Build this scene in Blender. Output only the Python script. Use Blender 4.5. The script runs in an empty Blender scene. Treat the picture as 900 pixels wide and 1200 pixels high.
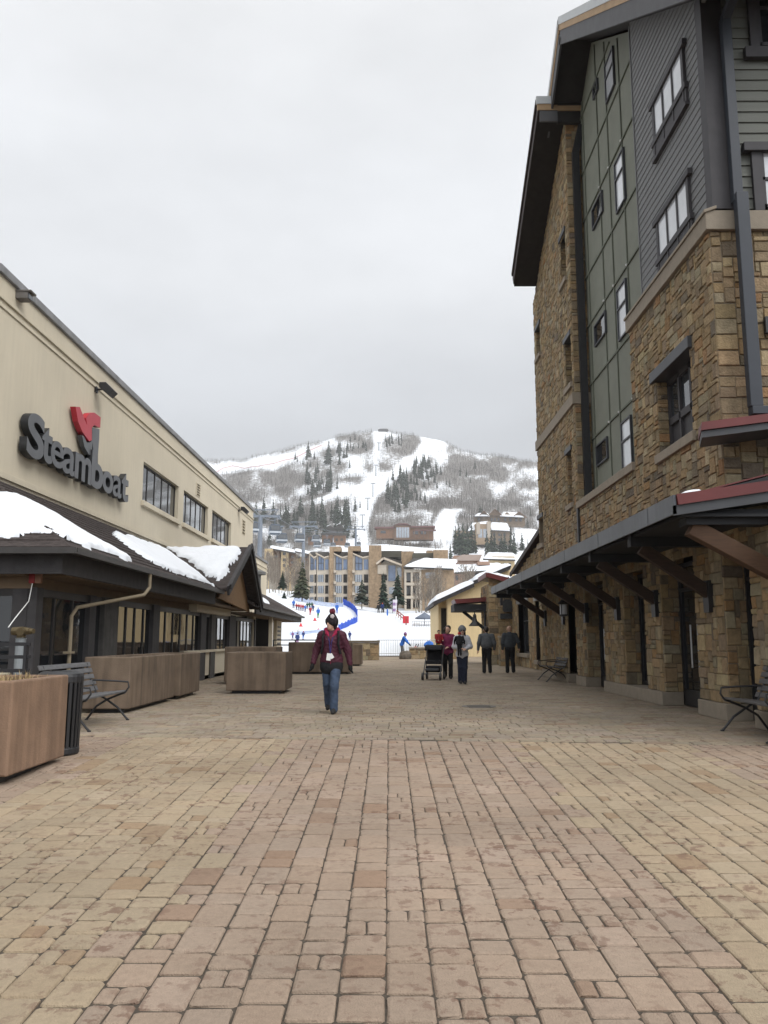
import bpy, bmesh, math, random
import numpy as np
from mathutils import Vector, Matrix
R = math.radians
rng = random.Random(7)
nr = np.random.RandomState(11)
SC = bpy.context.scene
COL = SC.collection

# ------------------------------------------------------------------ camera
CAM_H = 1.28
cd = bpy.data.cameras.new('camera'); cam = bpy.data.objects.new('camera', cd); COL.objects.link(cam)
cd.sensor_fit = 'VERTICAL'; cd.sensor_height = 36.0; cd.lens = 970/1200*36
cd.clip_start = 0.05; cd.clip_end = 9000
cam.location = (0, 0, CAM_H)
cam.rotation_euler = (R(90+8.733), 0, R(0.35))
SC.camera = cam

# ------------------------------------------------------------------ sky and sun
SUN_EL, SUN_AZ = 46, 128
W = bpy.data.worlds.new('World'); SC.world = W; W.use_nodes = True
nt = W.node_tree; nt.nodes.clear()
wo = nt.nodes.new('ShaderNodeOutputWorld'); bg = nt.nodes.new('ShaderNodeBackground')
bg.inputs['Strength'].default_value = 0.1
sky = nt.nodes.new('ShaderNodeTexSky'); sky.sky_type = 'NISHITA'; sky.sun_disc = False
sky.sun_elevation = R(SUN_EL); sky.sun_rotation = R(SUN_AZ)
tc = nt.nodes.new('ShaderNodeTexCoord')
sep = nt.nodes.new('ShaderNodeSeparateXYZ'); nt.links.new(tc.outputs['Generated'], sep.inputs[0])
ramp = nt.nodes.new('ShaderNodeValToRGB')           # brightness of the overcast by elevation
nt.links.new(sep.outputs['Z'], ramp.inputs[0])
cr = ramp.color_ramp
for i, (p, v, tb) in enumerate([(0.0, .68, 1), (0.24, .70, 1), (0.31, .79, .9), (0.40, .91, .6), (0.51, .90, .6), (0.64, .97, .35), (1.0, 1.0, .2)]):
    e = cr.elements[i] if i < 2 else cr.elements.new(p)
    e.position = p; e.color = (v*(1-.045*tb), v*(1-.012*tb), v*(1+.035*tb), 1)
mp = nt.nodes.new('ShaderNodeMapping'); mp.inputs['Scale'].default_value = (1.0, 1.0, 2.2); mp.inputs['Location'].default_value = (.4, .15, .2)
nt.links.new(tc.outputs['Generated'], mp.inputs[0])
nz = nt.nodes.new('ShaderNodeTexNoise'); nz.inputs['Scale'].default_value = 2.1
nz.inputs['Detail'].default_value = 5; nz.inputs['Roughness'].default_value = .5
nt.links.new(mp.outputs[0], nz.inputs['Vector'])
mr = nt.nodes.new('ShaderNodeMapRange'); mr.inputs['From Min'].default_value = .3; mr.inputs['From Max'].default_value = .7
mr.inputs['To Min'].default_value = .84; mr.inputs['To Max'].default_value = 1.10
nt.links.new(nz.outputs[0], mr.inputs[0])
# the cloud is brighter towards the hidden sun, behind and to the right of the camera, and overhead
_sd = (math.sin(R(SUN_AZ))*math.cos(R(SUN_EL)), math.cos(R(SUN_AZ))*math.cos(R(SUN_EL)), math.sin(R(SUN_EL)))
dt = nt.nodes.new('ShaderNodeVectorMath'); dt.operation = 'DOT_PRODUCT'; dt.inputs[1].default_value = _sd; nt.links.new(tc.outputs['Generated'], dt.inputs[0])
zen = nt.nodes.new('ShaderNodeMapRange'); zen.inputs['From Min'].default_value = .25; zen.inputs['From Max'].default_value = 1.0
zen.inputs['To Min'].default_value = 10.4; zen.inputs['To Max'].default_value = 27.0
nt.links.new(dt.outputs['Value'], zen.inputs[0])
mu = nt.nodes.new('ShaderNodeMath'); mu.operation = 'MULTIPLY'
nt.links.new(mr.outputs[0], mu.inputs[0]); nt.links.new(zen.outputs[0], mu.inputs[1])
vm = nt.nodes.new('ShaderNodeVectorMath'); vm.operation = 'SCALE'
nt.links.new(ramp.outputs[0], vm.inputs[0]); nt.links.new(mu.outputs[0], vm.inputs['Scale'])
mx = nt.nodes.new('ShaderNodeMix'); mx.data_type = 'RGBA'; mx.inputs[0].default_value = .93
nt.links.new(sky.outputs[0], mx.inputs[6]); nt.links.new(vm.outputs[0], mx.inputs[7])
nt.links.new(mx.outputs[2], bg.inputs[0]); nt.links.new(bg.outputs[0], wo.inputs[0])
sd = bpy.data.lights.new('sun', 'SUN'); sd.energy = 1.4; sd.angle = R(32); sd.color = (1, .97, .93)
so = bpy.data.objects.new('sun', sd); COL.objects.link(so)
_d = Vector((math.sin(R(SUN_AZ))*math.cos(R(SUN_EL)), math.cos(R(SUN_AZ))*math.cos(R(SUN_EL)), math.sin(R(SUN_EL))))
so.rotation_euler = _d.to_track_quat('Z', 'Y').to_euler()
SC.view_settings.view_transform = 'Standard'; SC.view_settings.look = 'None'
SC.view_settings.exposure = 0.0; SC.view_settings.gamma = 1
SC.render.engine = 'CYCLES'
try:
    SC.cycles.use_denoising = True; SC.cycles.max_bounces = 6; SC.cycles.diffuse_bounces = 3
    SC.cycles.glossy_bounces = 3; SC.cycles.transmission_bounces = 4; SC.cycles.transparent_max_bounces = 8
except Exception: pass

# ------------------------------------------------------------------ materials
MATS = {}
def mat(name, col, rough=.8, var=.12, scale=6., bump=0., bscale=40., metal=0., attr=False, streak=0., spec=.35, dirt=None, coord='Object', stretch=None, macro=None):
    """Principled material whose base colour wanders with noise; attr: colour comes from the mesh's own colours."""
    if name in MATS: return MATS[name]
    m = bpy.data.materials.new(name); m.use_nodes = True; t = m.node_tree; N = t.nodes; L = t.links
    b = N['Principled BSDF']; b.inputs['Roughness'].default_value = rough; b.inputs['Metallic'].default_value = metal
    b.inputs['Specular IOR Level'].default_value = spec
    c = N.new('ShaderNodeTexCoord'); vec = c.outputs[coord]
    if stretch:
        q = N.new('ShaderNodeMapping'); q.inputs['Scale'].default_value = stretch; L.new(vec, q.inputs[0]); vec = q.outputs[0]
    n = N.new('ShaderNodeTexNoise'); n.inputs['Scale'].default_value = scale; n.inputs['Detail'].default_value = 6; n.inputs['Roughness'].default_value = .6
    L.new(vec, n.inputs['Vector'])
    r = N.new('ShaderNodeMapRange'); r.inputs['From Min'].default_value = .3; r.inputs['From Max'].default_value = .7
    r.inputs['To Min'].default_value = 1-var; r.inputs['To Max'].default_value = 1+var; L.new(n.outputs[0], r.inputs[0])
    s = N.new('ShaderNodeVectorMath'); s.operation = 'SCALE'
    if attr:
        a = N.new('ShaderNodeAttribute'); a.attribute_name = 'Col'; L.new(a.outputs['Color'], s.inputs[0])
    else: s.inputs[0].default_value = col[:3]
    L.new(r.outputs[0], s.inputs['Scale']); out = s.outputs[0]
    if streak:                                        # run-off streaks down a wall
        q = N.new('ShaderNodeMapping'); q.inputs['Scale'].default_value = (2.2, 2.2, .16); L.new(c.outputs['Object'], q.inputs[0])
        n2 = N.new('ShaderNodeTexNoise'); n2.inputs['Scale'].default_value = 3.5; n2.inputs['Detail'].default_value = 5; L.new(q.outputs[0], n2.inputs['Vector'])
        r2 = N.new('ShaderNodeMapRange'); r2.inputs['From Min'].default_value = .42; r2.inputs['From Max'].default_value = .72
        r2.inputs['To Min'].default_value = 1; r2.inputs['To Max'].default_value = 1-streak; L.new(n2.outputs[0], r2.inputs[0])
        s2 = N.new('ShaderNodeVectorMath'); s2.operation = 'SCALE'; L.new(out, s2.inputs[0]); L.new(r2.outputs[0], s2.inputs['Scale']); out = s2.outputs[0]
    if dirt:                                          # blotches of a second colour: (colour, scale, from, to, amount)
        n3 = N.new('ShaderNodeTexNoise'); n3.inputs['Scale'].default_value = dirt[1]; n3.inputs['Detail'].default_value = 7; n3.inputs['Roughness'].default_value = .65
        L.new(c.outputs['Object'], n3.inputs['Vector'])
        r3 = N.new('ShaderNodeMapRange'); r3.inputs['From Min'].default_value = dirt[2]; r3.inputs['From Max'].default_value = dirt[3]
        r3.inputs['To Max'].default_value = dirt[4]; L.new(n3.outputs[0], r3.inputs[0])
        n5 = N.new('ShaderNodeTexNoise'); n5.inputs['Scale'].default_value = dirt[1]*.16; n5.inputs['Detail'].default_value = 3; L.new(c.outputs['Object'], n5.inputs['Vector'])
        r5 = N.new('ShaderNodeMapRange'); r5.inputs['From Min'].default_value = .38; r5.inputs['From Max'].default_value = .62; r5.inputs['To Min'].default_value = .12; L.new(n5.outputs[0], r5.inputs[0])
        d5 = N.new('ShaderNodeMath'); d5.operation = 'MULTIPLY'; L.new(r3.outputs[0], d5.inputs[0]); L.new(r5.outputs[0], d5.inputs[1])
        mm = N.new('ShaderNodeMix'); mm.data_type = 'RGBA'; L.new(d5.outputs[0], mm.inputs[0]); L.new(out, mm.inputs[6])
        mm.inputs[7].default_value = (*dirt[0], 1); out = mm.outputs[2]
    if macro:                                         # broad worn and damp areas: (scale, amount)
        n4 = N.new('ShaderNodeTexNoise'); n4.inputs['Scale'].default_value = macro[0]; n4.inputs['Detail'].default_value = 4; L.new(c.outputs['Object'], n4.inputs['Vector'])
        r4 = N.new('ShaderNodeMapRange'); r4.inputs['From Min'].default_value = .32; r4.inputs['From Max'].default_value = .68; r4.inputs['To Min'].default_value = 1-macro[1]; r4.inputs['To Max'].default_value = 1+macro[1]*.6; L.new(n4.outputs[0], r4.inputs[0])
        s4 = N.new('ShaderNodeVectorMath'); s4.operation = 'SCALE'; L.new(out, s4.inputs[0]); L.new(r4.outputs[0], s4.inputs['Scale']); out = s4.outputs[0]
    L.new(out, b.inputs['Base Color'])
    if bump:
        nb = N.new('ShaderNodeTexNoise'); nb.inputs['Scale'].default_value = bscale; nb.inputs['Detail'].default_value = 5
        L.new(vec, nb.inputs['Vector'])
        bu = N.new('ShaderNodeBump'); bu.inputs['Strength'].default_value = bump; bu.inputs['Distance'].default_value = .02
        L.new(nb.outputs[0], bu.inputs['Height']); L.new(bu.outputs[0], b.inputs['Normal'])
    MATS[name] = m
    return m
def glass(name, col=(.02, .025, .03), rough=.04, wave=.0):
    if name in MATS: return MATS[name]
    m = mat(name, col, rough, .25, .7, bump=wave, bscale=1.3, spec=1.0)
    b = m.node_tree.nodes['Principled BSDF']; b.inputs['IOR'].default_value = 1.6
    return m

# ------------------------------------------------------------------ mesh building
ORG = {}
def orgof(o): return ORG.get(o.name, Vector((0, 0, 0))) if o else Vector((0, 0, 0))
class MB:
    def __init__(s): s.v = []; s.f = []; s.m = []; s.c = []
    def add(s, vs, fs, m=0, c=None):
        n = len(s.v); s.v += [tuple(v) for v in vs]
        for f in fs:
            s.f.append([n+i for i in f]); s.m.append(m); s.c.append(c or (.5, .5, .5))
        return s
    def box(s, x0, x1, y0, y1, z0, z1, m=0, c=None):
        return s.add([(x0,y0,z0),(x1,y0,z0),(x1,y1,z0),(x0,y1,z0),(x0,y0,z1),(x1,y0,z1),(x1,y1,z1),(x0,y1,z1)],
            [(0,3,2,1),(4,5,6,7),(0,1,5,4),(1,2,6,5),(2,3,7,6),(3,0,4,7)], m, c)
    def beam(s, a, b, w, h, up=(0,0,1), m=0, c=None):
        a = Vector(a); b = Vector(b); d = (b-a).normalized(); u = Vector(up)
        x = d.cross(u)
        if x.length < 1e-4: x = d.cross(Vector((0,1,0)))
        x.normalize(); u = x.cross(d); x *= w/2; u *= h/2
        vs = [p+i*x+j*u for p in (a, b) for i, j in ((-1,-1),(1,-1),(1,1),(-1,1))]
        return s.add(vs, [(3,2,1,0),(4,5,6,7),(0,1,5,4),(1,2,6,5),(2,3,7,6),(3,0,4,7)], m, c)
    def tube(s, pts, r, n=8, m=0, c=None, cap=True):
        pts = [Vector(p) for p in pts]; rs = r if isinstance(r, (list, tuple)) else [r]*len(pts)
        vs = []; fs = []; px = None
        for i, p in enumerate(pts):
            d = (pts[min(i+1, len(pts)-1)]-pts[max(i-1, 0)]).normalized()
            if px is None:
                px = d.cross(Vector((0,0,1)))
                if px.length < .01: px = d.cross(Vector((0,1,0)))
            px = (px-d*px.dot(d)).normalized(); py = d.cross(px)
            for k in range(n):
                a = 2*math.pi*k/n; vs.append(p+(px*math.cos(a)+py*math.sin(a))*rs[i])
        for i in range(len(pts)-1):
            for k in range(n): fs.append((i*n+k, i*n+(k+1)%n, (i+1)*n+(k+1)%n, (i+1)*n+k))
        if cap: fs.append(tuple(range(n))[::-1]); fs.append(tuple((len(pts)-1)*n+k for k in range(n)))
        return s.add(vs, fs, m, c)
    def lathe(s, prof, ctr=(0,0,0), n=16, m=0, c=None):
        vs = []; fs = []
        for r, z in prof:
            for k in range(n):
                a = 2*math.pi*k/n; vs.append((ctr[0]+r*math.cos(a), ctr[1]+r*math.sin(a), ctr[2]+z))
        for i in range(len(prof)-1):
            for k in range(n): fs.append((i*n+k, i*n+(k+1)%n, (i+1)*n+(k+1)%n, (i+1)*n+k))
        fs.append(tuple(range(n))[::-1]); fs.append(tuple((len(prof)-1)*n+k for k in range(n)))
        return s.add(vs, fs, m, c)
    def prism(s, poly, vec, m=0, c=None):
        n = len(poly); vec = Vector(vec); vs = [Vector(p) for p in poly]; vs += [p+vec for p in vs]
        fs = [tuple(range(n))[::-1], tuple(range(n, 2*n))] + [(i, (i+1)%n, n+(i+1)%n, n+i) for i in range(n)]
        return s.add(vs, fs, m, c)
    def ball(s, ctr, rad, nu=10, nv=7, m=0, c=None):
        rad = rad if isinstance(rad, (tuple, list)) else (rad,)*3
        vs = [(ctr[0], ctr[1], ctr[2]-rad[2])]; fs = []
        for j in range(1, nv):
            t = -math.pi/2+math.pi*j/nv
            for k in range(nu):
                a = 2*math.pi*k/nu
                vs.append((ctr[0]+rad[0]*math.cos(t)*math.cos(a), ctr[1]+rad[1]*math.cos(t)*math.sin(a), ctr[2]+rad[2]*math.sin(t)))
        vs.append((ctr[0], ctr[1], ctr[2]+rad[2])); L = len(vs)-1
        for k in range(nu):
            fs.append((0, 1+(k+1)%nu, 1+k)); fs.append((L, L-nu+k, L-nu+(k+1)%nu))
            for j in range(nv-2):
                b = 1+j*nu; fs.append((b+k, b+(k+1)%nu, b+nu+(k+1)%nu, b+nu+k))
        return s.add(vs, fs, m, c)
    def build(s, name, mats, parent=None, smooth=False, bevel=0., local=False, fix=True):
        me = bpy.data.meshes.new(name); o0 = Vector((0,0,0)) if local else orgof(parent)
        if not local and parent is None and s.v:
            a = np.array(s.v); o0 = Vector((float((a[:,0].min()+a[:,0].max())/2), float((a[:,1].min()+a[:,1].max())/2), float(a[:,2].min())))
        vs = [(v[0]-o0.x, v[1]-o0.y, v[2]-o0.z) for v in s.v] if o0.length > 0 else s.v
        me.from_pydata(vs, [], s.f)
        mats = mats if isinstance(mats, (list, tuple)) else [mats]
        for m in mats: me.materials.append(m)
        if len(mats) > 1: me.polygons.foreach_set('material_index', s.m)
        ca = me.color_attributes.new('Col', 'FLOAT_COLOR', 'CORNER')
        ln = np.array([len(f) for f in s.f]); cc = np.repeat(np.array([(c[0], c[1], c[2], 1.) for c in s.c], dtype=np.float32), ln, axis=0)
        ca.data.foreach_set('color', cc.ravel())
        if fix:
            bm = bmesh.new(); bm.from_mesh(me); bmesh.ops.recalc_face_normals(bm, faces=bm.faces); bm.to_mesh(me); bm.free()
        if smooth: me.polygons.foreach_set('use_smooth', [True]*len(me.polygons))
        me.update()
        ob = bpy.data.objects.new(name, me); COL.objects.link(ob)
        if parent: ob.parent = parent; ORG[ob.name] = o0
        elif not local: ob.location = o0; ORG[ob.name] = o0
        if bevel:
            b = ob.modifiers.new('bevel', 'BEVEL'); b.width = bevel; b.segments = 2; b.limit_method = 'ANGLE'; b.angle_limit = R(40); b.harden_normals = False
        return ob
def tag(o, label=None, cat=None, group=None, kind=None):
    if label: o['label'] = label
    if cat: o['category'] = cat
    if group: o['group'] = group
    if kind: o['kind'] = kind
    return o
def thing(name, label, cat, loc=(0,0,0), rz=0., group=None):
    o = bpy.data.objects.new(name, None); COL.objects.link(o); o.empty_display_size = .2
    o.location = loc; o.rotation_euler = (0, 0, rz); ORG[o.name] = Vector(loc)
    return tag(o, label, cat, group)
def copy_tree(o, parent=None, loc=None, rz=None, label=None, sc=None, group=None):
    c = o.copy(); COL.objects.link(c); c.parent = parent
    if loc is not None: c.location = loc
    if rz is not None: c.rotation_euler = (0, 0, rz)
    if sc is not None: c.scale = (sc, sc, sc)
    if label: c['label'] = label
    if group: c['group'] = group
    for ch in list(o.children): copy_tree(ch, c)
    return c
def jit(c, a=.12):
    k = 1+rng.uniform(-a, a); return (c[0]*k*(1+rng.uniform(-.04,.04)), c[1]*k, c[2]*k*(1+rng.uniform(-.06,.06)))

# ------------------------------------------------------------------ shared materials
M_STONE = mat('rubble_stone', (0,0,0), .9, .22, 9, bump=.9, bscale=26, attr=True, spec=.2, dirt=((.06,.05,.038), 5, .52, .78, .45))
M_MORTAR = mat('mortar', (.19,.155,.11), .95, .2, 20, bump=.5)
M_PAVE = mat('paver', (0,0,0), .88, .09, 30, bump=.5, bscale=110, attr=True, spec=.25, dirt=((.150,.088,.064), 10, .53, .60, .72), macro=(.55,.15))
M_JOINT = mat('joint_sand', (.06,.048,.036), .95, .3, 30, bump=.6)
M_STUCCO = mat('cream_stucco', (.585,.525,.41), .9, .06, .5, bump=.3, bscale=130, streak=.05, spec=.2)
M_STUCCO2 = mat('warm_stucco', (.68,.535,.315), .9, .05, 1.2, bump=.2, bscale=130, streak=.1, spec=.2)
M_SNOW = mat('snow', (.72,.745,.78), .7, .05, 2, bump=.7, bscale=9, spec=.3)
M_SHINGLE = mat('brown_shingle', (.055,.045,.042), .9, .45, 7, bump=.9, bscale=22, stretch=(1,3.2,1), spec=.2)
M_DARKWOOD = mat('dark_painted_wood', (.045,.042,.043), .7, .2, 5, bump=.2, streak=.2)
M_SOFFIT = mat('tan_soffit', (.15,.105,.066), .85, .12, 3)
M_BLACK = mat('black_metal', (.016,.016,.018), .5, .2, 8, spec=.5)
M_DGREY = mat('dark_grey_metal', (.055,.058,.064), .5, .15, 3, spec=.4)
M_FLASH = mat('grey_flashing', (.135,.145,.16), .48, .15, 1.2, metal=.35, streak=.12)
M_REDMET = mat('red_metal_roof', (.13,.030,.029), .45, .15, 2)
M_TIMBER = mat('brown_timber', (.042,.025,.017), .75, .25, 5, bump=.3, stretch=(1,1,8))
M_GLASS = glass('dark_glass', (.012,.014,.017), .03, .12)
M_GLASSB = glass('sky_glass', (.04,.045,.05), .02, .03)
M_PALEGL = glass('pale_glass', (.55,.57,.60), .03, .0)  # panes with a pale base colour under a glossy surface
M_SILL = mat('cast_stone', (.27,.23,.18), .9, .1, 6, bump=.25)
M_WHITE = mat('white_paint', (.75,.75,.73), .6, .05, 4)
PAL = [((.30,.215,.12),6), ((.225,.172,.108),6), ((.28,.17,.085),1.1), ((.34,.27,.165),3.4), ((.155,.125,.09),1.8), ((.27,.198,.115),7), ((.275,.232,.155),4)]
_pw = [p[1] for p in PAL]
def stone_col(): return jit(rng.choices(PAL, _pw)[0][0], .11)

def stone_wall(mb, o, u, v, n, w, h, mask=None, cell=.09, sizes=((2,1),(3,1),(3,2),(4,2),(2,2),(4,1),(5,2),(3,3),(2,3)), gap=.004, relief=(.012,.034)):
    """Random ashlar: stones packed on a cell grid over the w x h rectangle at o (material 0), mortar behind them (material 1)."""
    o = Vector(o); u = Vector(u); v = Vector(v); n = Vector(n)
    nu = max(1, round(w/cell)); nv = max(1, round(h/cell)); cu = w/nu; cv = h/nv
    free = np.ones((nv, nu), bool)
    if mask:
        for j in range(nv):
            for i in range(nu):
                if not mask((i+.5)*cu, (j+.5)*cv): free[j, i] = False
    ok = free.copy()
    for j in range(nv):                       # mortar bed, one strip per run
        i = 0
        while i < nu:
            if ok[j, i]:
                k = i
                while k < nu and ok[j, k]: k += 1
                mb.add([o+u*(i*cu)+v*(j*cv), o+u*(k*cu)+v*(j*cv), o+u*(k*cu)+v*((j+1)*cv), o+u*(i*cu)+v*((j+1)*cv)], [(0,1,2,3)], 1)
                i = k
            else: i += 1
    for j in range(nv):
        for i in range(nu):
            if not free[j, i]: continue
            a, b = rng.choice(sizes); a = min(a, nu-i); b = min(b, nv-j)
            while a > 1 and not free[j, i:i+a].all(): a -= 1
            while b > 1 and not free[j:j+b, i:i+a].all(): b -= 1
            if a < nu-i and i+a+1 >= nu and free[j:j+b, i:].all(): a = nu-i
            free[j:j+b, i:i+a] = False
            d = rng.uniform(*relief); g = gap; J = lambda: rng.uniform(-.011, .011)
            q = [(i*cu+g, j*cv+g), ((i+a)*cu-g, j*cv+g), ((i+a)*cu-g, (j+b)*cv-g), (i*cu+g, (j+b)*cv-g)]
            q = [(x+J()*.8, y+J()*.8) for x, y in q]
            back = [o+u*x+v*y for x, y in q]
            cxm = sum(x for x, y in q)/4; cym = sum(y for x, y in q)/4
            s = .012
            fr = [o+u*(x+(s if x < cxm else -s))+v*(y+(s if y < cym else -s))+n*(d+J()*.6) for x, y in q]
            mb.add(back+fr, [(4,5,6,7),(0,1,5,4),(1,2,6,5),(2,3,7,6),(3,0,4,7)], 0, stone_col())
    return mb
# ------------------------------------------------------------------ plaza
def ground_z(y):                                   # the near paving rises gently to the plaza
    return (y-10.9)*.0313 if y < 10.9 else 0.0
def edge_y(x): return 10.95-.09*x                  # where the cross band begins
g = MB()
xs = [-300,-12,-6.2,8,14,300]; ys = [-200,-8,0,4,8,10.6,10.95,14,66]
base = []
for y in ys:
    for x in xs: base.append((x, y, ground_z(max(y,-8))-.012))
nx = len(xs)
g.add(base, [(j*nx+i, j*nx+i+1, (j+1)*nx+i+1, (j+1)*nx+i) for j in range(len(ys)-1) for i in range(nx-1)])
tag(g.build('plaza_joint_bed', M_JOINT), kind='structure')
pv = MB()
def paver(x0, x1, y0, y1, col, simple=False, t=.0):
    e = .006 if not simple else .0
    J = lambda: rng.uniform(-.004, .004)
    z0 = ground_z(y0)+t; z1 = ground_z(y1)+t
    if simple:
        pv.add([(x0,y0,z0-.012),(x1,y0,z0-.012),(x1,y1,z1-.012),(x0,y1,z1-.012),(x0+.006,y0+.006,z0),(x1-.006,y0+.006,z0),(x1-.006,y1-.006,z1),(x0+.006,y1-.006,z1)],
            [(4,5,6,7),(0,1,5,4),(1,2,6,5),(3,0,4,7)], 0, col); return
    # rounded, tumbled edges: an octagonal rim under an inset top
    k = min(.013, (x1-x0)*.12, (y1-y0)*.18); vs = []
    for rim, zz in ((0., -.015), (.005, -.005), (.015, 0.)):
        a, b, c_, d = x0+rim, x1-rim, y0+rim, y1-rim
        for (x, y) in ((a+k,c_),(b-k,c_),(b,c_+k),(b,d-k),(b-k,d),(a+k,d),(a,d-k),(a,c_+k)):
            vs.append((x+J(), y+J(), (z0+(z1-z0)*(y-y0)/(y1-y0))+zz))
    fs = [tuple(range(16,24))]
    for r_ in (0, 8):
        for i in range(8): fs.append((r_+i, r_+(i+1)%8, r_+8+(i+1)%8, r_+8+i))
    pv.add(vs, fs, 0, col)
PINK, BUFF, GREY = (.283,.216,.162), (.302,.239,.163), (.264,.217,.160)
def band(x):
    u = (x+1.36+rng.uniform(-.16,.16)) % 4.9
    return PINK if u < 2.84 else BUFF
w = .207
def piececol(c):
    k_ = 1+rng.uniform(-.06,.06); h_ = rng.uniform(-.018,.018); c = (c[0]*k_*(1+h_), c[1]*k_, c[2]*k_*(1-h_))
    if rng.random() < .055: c = (c[0]*.86, c[1]*.78, c[2]*.73)
    elif rng.random() < .1: c = (c[0]*1.08, c[1]*1.08, c[2]*1.1)
    return c
for i in range(-38, 40):
    x = i*w-.015; y = 1.0+rng.uniform(0, .3); ye = edge_y(x)
    if x < -8 or x > 8: continue
    while y < ye-.05:
        L = rng.choices([.335, .165, .185, .25], [4, 4, 4, 3])[0]
        L = min(L, ye-y)
        if abs(x+.1) > (y+1)*.62+2.6: y += L; continue
        G = .002; GY = .009
        j = rng.uniform(-.003, .003); lift = rng.uniform(-.002, .002)
        if L < .2 and rng.random() < .3:
            s = w*rng.uniform(.42,.58)
            paver(x+G, x+s-G, y+GY, y+L-GY, piececol(band(x)), t=lift); paver(x+s+G, x+w-G, y+GY, y+L-GY, piececol(band(x)), t=-lift)
        else: paver(x+G+j, x+w-G+j, y+GY, y+L-GY, piececol(band(x)), t=lift)
        y += L
tag(pv.build('plaza_paving', M_PAVE, fix=False), kind='structure')
pv = MB()
y = 10.2
while y < 65:
    hw = w if y < 40 else w*2
    x = -6.6-rng.uniform(0, .3)
    while x < 8.2:
        L = rng.choices([.345, .17, .23, .42], [4, 4, 2, 1])[0]*(1 if y < 40 else 2)
        if y+hw*.3 > edge_y(x+L/2):
            y0 = max(y, edge_y(x+L/2)+.006)
            paver(x+.004, x+L-.004, y0+.004, y+hw-.004, jit(piececol(GREY), .06), simple=True, t=rng.uniform(-.003,.003))
        x += L
    y += hw
tag(pv.build('plaza_cross_paving', M_PAVE, fix=False), kind='structure')
# utility cover set in the paving
m = MB(); m.lathe([(.0,-.02),(.33,-.02),(.33,.006),(.30,.008),(.29,.004),(0.001,.004)], (1.72, 16.3, 0), 28)
for a in range(6): m.box(1.72-.22, 1.72+.22, 16.3-.2+a*.075, 16.3-.2+a*.075+.03, .004, .009)
tag(m.build('utility_cover', mat('cast_iron', (.10,.09,.08), .7, .2, 20)), 'round grey iron utility cover set flush in the paving', 'manhole cover')
# ------------------------------------------------------------------ cream building with the low shingled front
XW = -8.0; YS, YN = 16.0, 48.2; ZT = 8.9; ZJ = 4.5
bl = thing('cream_building', 'long cream stucco building with parapet and low brown shingled front on the planter side', 'building', (-12, 30, 0))
wins = [(26.4, 30.95, 5.72, 7.02), (31.75, 36.15, 5.74, 7.04), (37.0, 41.55, 5.76, 7.08)]
vents = [(33.75, 34.45, 7.2, 7.72), (44.6, 45.5, 6.95, 7.75)]
m = MB()
def yz_wall(mb, x, y0, y1, z0, z1, holes, th=.35, mi=0):
    """Wall in the plane X = x (facing +X), with rectangular holes cut through it."""
    ys = sorted({y0, y1, *[h[0] for h in holes], *[h[1] for h in holes]})
    for a, b in zip(ys, ys[1:]):
        cut = sorted([(h[2], h[3]) for h in holes if h[0] <= a+1e-6 and h[1] >= b-1e-6]); z = z0
        for c0, c1 in cut+[(z1, z1)]:
            if c0 > z+1e-5: mb.box(x-th, x, a, b, z, c0, mi)
            z = max(z, c1)
yz_wall(m, XW, YS, YN, 0, 8.72, wins+vents)
m.box(-19, XW-.35, YS, YS+.35, 0, 8.72); m.box(-19, XW-.35, YN-.35, YN, 0, 8.72)
m.box(-19, XW-.36, YS+.36, YN-.36, 8.3, 8.45)
m.box(-22, XW-.35, YS+.02, YN-.02, 0, .3)
m.build('wall', M_STUCCO, bl)
m = MB()
for z0, z1, d in ((8.22, 8.30, .045), (8.05, 8.11, .03)): m.box(XW+.002, XW+d, YS-.05, YN+.03, z0, z1)
m.box(XW+.002, XW+.05, YS-.05, YN+.03, 4.56, 4.70)
m.build('moulding', M_STUCCO, bl, bevel=.01)
m = MB(); m.box(XW-.4, XW+.07, YS-.07, YN+.07, 8.725, 8.90); m.box(-19, XW-.4, YS-.07, YS+.4, 8.725, 8.90); m.box(-19, XW-.4, YN-.4, YN+.07, 8.725, 8.90)
m.build('parapet_cap', mat('weathered_cap', (.23,.23,.235), .7, .15, 2, streak=.2), bl, bevel=.015)
M_FRAME = mat('bronze_frame', (.028,.025,.023), .5, .15, 5)
for (y0, y1, z0, z1) in wins:
    f = MB(); t = .06
    f.box(XW-.17, XW-.13, y0, y1, z0, z0+t); f.box(XW-.17, XW-.13, y0, y1, z1-t, z1)
    for k in range(6):
        yy = y0+(y1-y0-t)*k/5; f.box(XW-.17, XW-.13, yy, yy+t, z0+t, z1-t)
    wo_ = f.build('window', M_FRAME, bl)
    p = MB(); p.box(XW-.165, XW-.15, y0+.02, y1-.02, z0+.02, z1-.02); p.build('pane', M_GLASSB, wo_)
    p = MB(); p.box(XW-.1, XW+.1, y0-.12, y1+.12, z0-.17, z0-.004); p.build('sill', M_STUCCO, wo_, bevel=.012)
for (y0, y1, z0, z1) in vents:
    v = MB(); v.box(XW-.2, XW-.18, y0, y1, z0, z1, 1)
    for a in (y0, y1-.05): v.box(XW-.1, XW+.03, a, a+.05, z0, z1)
    nl = 5
    for k in range(nl+1):
        zz = z0+(z1-z0)*k/nl-.02; v.add([(XW-.12,y0+.05,zz+.05),(XW+.02,y0+.05,zz),(XW+.02,y1-.05,zz),(XW-.12,y1-.05,zz+.05),(XW-.12,y0+.05,zz+.08),(XW+.02,y0+.05,zz+.03),(XW+.02,y1-.05,zz+.03),(XW-.12,y1-.05,zz+.08)],
            [(0,3,2,1),(4,5,6,7),(0,1,5,4),(1,2,6,5),(2,3,7,6),(3,0,4,7)], 0)
    v.build('louvre', [M_STUCCO, M_BLACK], bl)
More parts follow.
